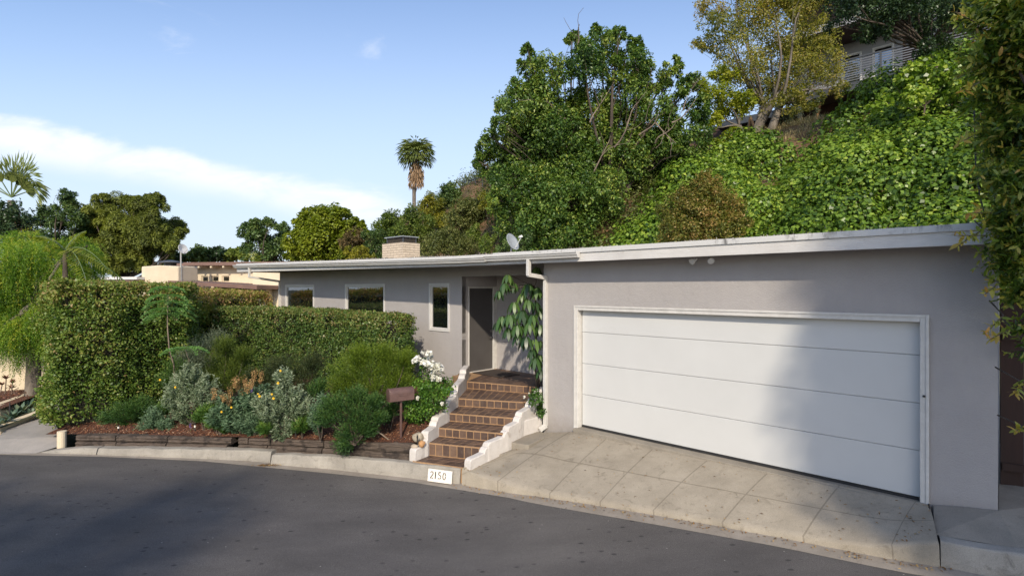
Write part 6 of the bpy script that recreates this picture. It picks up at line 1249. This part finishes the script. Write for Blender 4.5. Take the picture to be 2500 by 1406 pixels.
struct(mobj('upper_bed_soil', [G(-300, 1028, -.18), G(0, 998, -.12), G(105, 960, -.02), V(140, 945, 13.6), V(-300, 975, 12.6)], [(0, 1, 2, 3, 4)], m_mulch))
mb = MB(); w0, w1 = np.array([-16.5, 12.6, 0]), np.array([-10.6, 14.0, 0]); mb.hexa([w0-[0, 0, .6], w1-[0, 0, .6], w1+[0, .25, -.6], w0+[0, .25, -.6]], [w0+[0, 0, 1.0], w1+[0, 0, .88], w1+[0, .25, .88], w0+[0, .25, 1.0]]); tag(mb.build('garden_wall', m_cream, None, bevel=.02), 'plain cream garden wall under the pepper tree at the left edge', 'wall')
gx_ = G(8, 985, -.14); 
tag(MB().hexa([G(0, 1016, -.3), G(50, 1003, -.3), G(82, 975, -.2), G(0, 1000, -.2)], [tuple(np.array(G(0, 1016, -.3))+[0, 0, .11]), tuple(np.array(G(50, 1003, -.3))+[0, 0, .11]), tuple(np.array(G(82, 975, -.2))+[0, 0, .11]), tuple(np.array(G(0, 1000, -.2))+[0, 0, .11])]).build('cream_step', m_cream, None, bevel=.01), 'pale step between the two low cream kerbs', 'step')
lm_suc = leafmat('agave_leaf', [(.05, .09, .06), (.10, .15, .10), (.17, .22, .14), (.25, .26, .15)], .5, .1)
def rosette(name, c, r, k, mat, label, cat='succulent', group=None, wd=.28, el=(.3, 1.1)):
    a_ = RNG.random(k)*6.28; e = RNG.uniform(el[0], el[1], k); A = np.stack([np.cos(a_)*np.cos(e), np.sin(a_)*np.cos(e), np.sin(e)], 1); P = np.tile(np.array(c), (k, 1)); v, q = oval_leaves(P, A, unit(np.stack([-np.cos(a_)*np.sin(e), -np.sin(a_)*np.sin(e), np.cos(e)], 1)), r*(.7+.4*RNG.random(k)), np.full(k, r*wd), .1)
    return tag(quadmesh(name, v, len(q), mat, np.repeat(RNG.random(k), 3), None, q), label, cat, group)
words = ['at the picture edge', 'beside the small black spike lamp', 'in the middle of the row', 'next to the largest agave', 'half under the hedge', 'touching the nearer cream kerb', 'at the far end by the pale step', 'nearest the street']
for i, (x, y, r) in enumerate(((8, 1034, .22), (30, 1022, .26), (50, 1012, .30), (66, 1004, .34), (92, 998, .30), (75, 1014, .22), (88, 985, .22), (-15, 1045, .24))):
    rosette('agave', G(x, y, -.33), r, 26, lm_suc, 'grey green agave '+words[i], group='agaves between the cream kerbs')
lm_aeo = leafmat('dried_rosette', [(.08, .035, .025), (.17, .07, .05), (.26, .13, .07)], .6, .1)
for i, (x, y, x2, y2) in enumerate(((15, 925, 12, 968), (30, 935, 28, 965), (28, 948, 40, 968), (5, 940, -2, 970))):
    c = np.array(V(x, y, 12.6)); t = thing('aeonium', ['tallest dark red rosette on a stalk before the cream wall', 'second tallest dark red rosette right of the tallest', 'short dark red rosette lowest of the stalked ones', 'dark red stalked rosette cut by the picture edge'][i], 'succulent', 'stalked dark rosettes', tuple(V(x2, y2, 12.5))); q = rosette('rosette', tuple(c), .13, 24, lm_aeo, 'x'); 
    for k_ in ('label', 'category'): del q[k_]
    pos_part(q, t); mb = MB(); mb.tube([V(x2, y2, 12.5), c], .012, 5); mb.build('stalk', m_barkl, t)
v, tt = clumps([G(x, 968+y, -.02) for x, y in ((5, 2), (25, 0), (45, -3), (65, -6), (80, -8))], [.20, .2, .18, .16, .14], 60, .06, .4, .6); tag(quadmesh('dried_groundcover', v, len(tt), lm_aeo, tt), 'reddish dried low plants at the foot of the cream wall', 'ground cover', kind='stuff')
spike(24, 1017, 11.2, .3, 'small black path lamp among the agaves at the left edge', False)
mb = MB(); pc = np.array(G(151, 1085, -.54)); mb.tube([pc-[0, 0, .3], pc+[0, 0, .26]], .075, 16); tag(mb.build('post_stump', m_cream), 'short round cream stump under the left foot of the tall hedge', 'post')
# ---------------------------------------------------------------- tree at the right edge
lm_right = leafmat('bronze_green_leaf', [(.035, .07, .014), (.08, .135, .022), (.16, .20, .032), (.30, .27, .05), (.42, .22, .06)], .35, .4)
rt_ = thing('privet_tree', 'near tree with bronze tipped leaves filling the right edge of the picture', 'tree', loc=(5.9, 5.2, -.3))
rl_ = [(2480, 60, 70), (2420, 30, 40), (2450, 180, 60), (2500, 200, 70), (2400, 130, 34), (2480, 320, 60), (2420, 330, 36), (2460, 440, 46), (2520, 440, 70), (2480, 560, 48), (2455, 640, 32), (2520, 620, 60), (2490, 720, 30), (2490, 800, 20), (2375, 60, 26), (2560, 100, 110), (2600, 330, 130), (2580, 560, 110), (2600, -40, 130), (2450, -40, 60), (2395, 240, 26), (2440, 520, 26), (2500, 860, 14), (2445, 260, 46), (2510, 520, 56), (2405, 420, 22), (2445, 590, 34), (2525, 700, 50), (2440, 370, 34), (2460, 110, 50)]
rlo = px_lobes(rl_, 5.15, .25); PP = []; AA = []; NN_ = []; TT = []; mb = MB(); trunk_top = np.array([6.0, 5.4, 3.2]); limb(mb, (6.0, 5.5, -.5), trunk_top, .10, .08, .04, 7, 9)
for (x, y, z, r) in rlo:
    limb(mb, trunk_top, (x, y, z), .03, .008, .12, 6, 6); k = int(100*(r/.25)**2); d = rdir(k); p = np.array([x, y, z])+d*r*(.3+.7*RNG.random(k)[:, None]); ax = unit(d*.8+rdir(k)*.5+[-.25, -.1, .15]); nn = 11; L_ = .20; u = np.tile(np.linspace(0, 1, nn), (k, 1)); q = p[:, None]+ax[:, None]*(L_*(u-.4))[..., None]
    side = rdir(k*nn).reshape(k, nn, 3); PP.append(q.reshape(-1, 3)); AA.append((unit(side)+ax[:, None]*.6).reshape(-1, 3)); TT.append((.20+.42*u**2+.16*RNG.normal(size=(k, nn))).reshape(-1)); NN_.append(np.tile([0, -.4, .8], (k*nn, 1))+rdir(k*nn)*.7)
sprays = [((2400, 560), (2340, 600)), ((2405, 575), (2330, 575)), ((2440, 690), (2405, 718)), ((2450, 770), (2405, 815)), ((2470, 800), (2415, 830)), ((2390, 60), (2330, 30)), ((2395, 200), (2350, 225)), ((2380, 330), (2340, 350)), ((2420, 520), (2365, 520)), ((2490, 930), (2478, 960)), ((2495, 1040), (2482, 1052))]
for (p0, p1) in sprays:
    a_, b2 = np.array(V(*p0, 5.0)), np.array(V(*p1, 4.85)); mb.tube([a_-(b2-a_)*.8+[0, .3, 0], a_, b2], [.008, .006, .003], 5); nn = 26; u = np.linspace(0, 1, nn); q = a_[None]*(1-u[:, None])+b2[None]*u[:, None]; PP.append(q); AA.append(unit(rdir(nn)+unit(b2-a_)*.6)); TT.append(.5+.4*u+.1*RNG.normal(size=nn)); NN_.append(np.tile([0, -.4, .8], (nn, 1))+rdir(nn)*.6)
P = np.concatenate(PP); A = np.concatenate(AA); NQ = unit(np.concatenate(NN_)); T = np.concatenate(TT); n = len(P); l = .068*(.6+.8*RNG.random(n)); v, qd = oval_leaves(P, A, NQ, l, l*.38, .12); quadmesh('crown', v, len(qd), lm_right, np.repeat(T, 3), rt_, qd); mb.build('trunk', m_bark, rt_, smooth=True)
vn = thing('hanging_cable', 'pair of thin black cables running down in front of the ivy at the right', 'cable', loc=V(2390, 560, 6.2))
for pts in (((2378, 265), (2382, 400), (2392, 480), (2412, 552)), ((2386, 285), (2402, 370), (2420, 440), (2436, 520))): mb = MB(); mb.tube([V(x, y, 6.0) for x, y in pts], .008, 6); mb.build('cable', m_black, vn)
# ---------------------------------------------------------------- outside the frame, behind the camera: what shades the forecourt and shows in the windows
def back_tree(label, base, lobes, leaf=.22, n_per=34, dens=1.6, mat=None): return tree('street_tree', label, 'tree', base, lobes, mat or lm_g1, m_bark, leaf=leaf, n_per=n_per, dens=dens, cr=(.25, .45), tr=.25, asp=.6, fork=.5, twigs=1, group='trees across the street', shell=.2)
rs = random.Random(5)
back_tree('wide street tree behind the photographer whose crown shades the right side of the garage', (9.5, -9, -.7), [(rs.uniform(5.6, 13), rs.uniform(-11, -7.5), rs.uniform(9.9, 11.4), rs.uniform(1.2, 1.45)) for _ in range(40)]+[(5.15+k*.05, -9+k*.5, 9.75+k*.95, 1.25) for k in range(3)]+[(6.2+k*1.3, -9, 9.65, 1.15) for k in range(5)], dens=3.2, n_per=60)
back_tree('broad thin street tree far behind the photographer shading the left of the road', (-9, -16.5, -.7), [(rs.uniform(-14, -4.6), rs.uniform(-18, -15), rs.uniform(11.4, 13.2), rs.uniform(1.2, 1.6)) for _ in range(30)], n_per=15, dens=1.1)
for k, (x, y) in enumerate(((-22, -2), (-27, 6), (-24, -10), (-32, 0), (-34, 12), (-18, -14))):
    back_tree(['leafy tree across the street, nearest of the western row', 'leafy tree across the street beside the neighbour drive', 'leafy tree across the street, south west corner', 'leafy tree in the second row across the street', 'leafy tree farthest west across the street', 'leafy tree across the street, south end'][k], (x, y, -.7), [(x+rs.uniform(-2.5, 2.5), y+rs.uniform(-2.5, 2.5), rs.uniform(1.5, 6.5), rs.uniform(1.2, 1.8)) for _ in range(14)], leaf=.3, n_per=26, dens=1.0)
# litter: dry leaves along the kerb and on the forecourt
nl = 520; PL = [(G(650, 1138, ROADZ)[0]+random.gauss(0, .12), G(650, 1138, ROADZ)[1]+random.gauss(0, .025), ROADZ+.02+.01*random.random()) for _ in range(100)]
for i in range(420):
    u = random.random(); j = random.random()*(len(lip)-1); p = Lp[int(random.random()*120)]
    if random.random() < .6: q = (p[0]+random.gauss(0, .05), p[1]-.06-abs(random.gauss(0, .07)), RD(p[0])+.022)
    else:
        ii = int(random.random()*120); vv = random.random()**1.5; w_ = Lp[ii]*(1-vv)+Bp[ii]*vv; q = (w_[0], w_[1], w_[2]+.03*math.sin(math.pi*vv)+.012)
    PL.append(q)
PL = np.array(PL); nn = unit(np.array([0, 0, 1.])+rdir(nl)*.35); tag(quadmesh('leaf_litter', leaves(PL, np.cross(nn, rdir(nl)), nn, RNG.uniform(.02, .05, nl), RNG.uniform(.01, .02, nl), .3), nl, leafmat('dry_leaf', [(.12, .06, .02), (.28, .15, .05), (.42, .28, .10)], .8, .1), RNG.random(nl)), 'scattered dry leaves along the gutter and on the forecourt', 'leaves', kind='stuff')
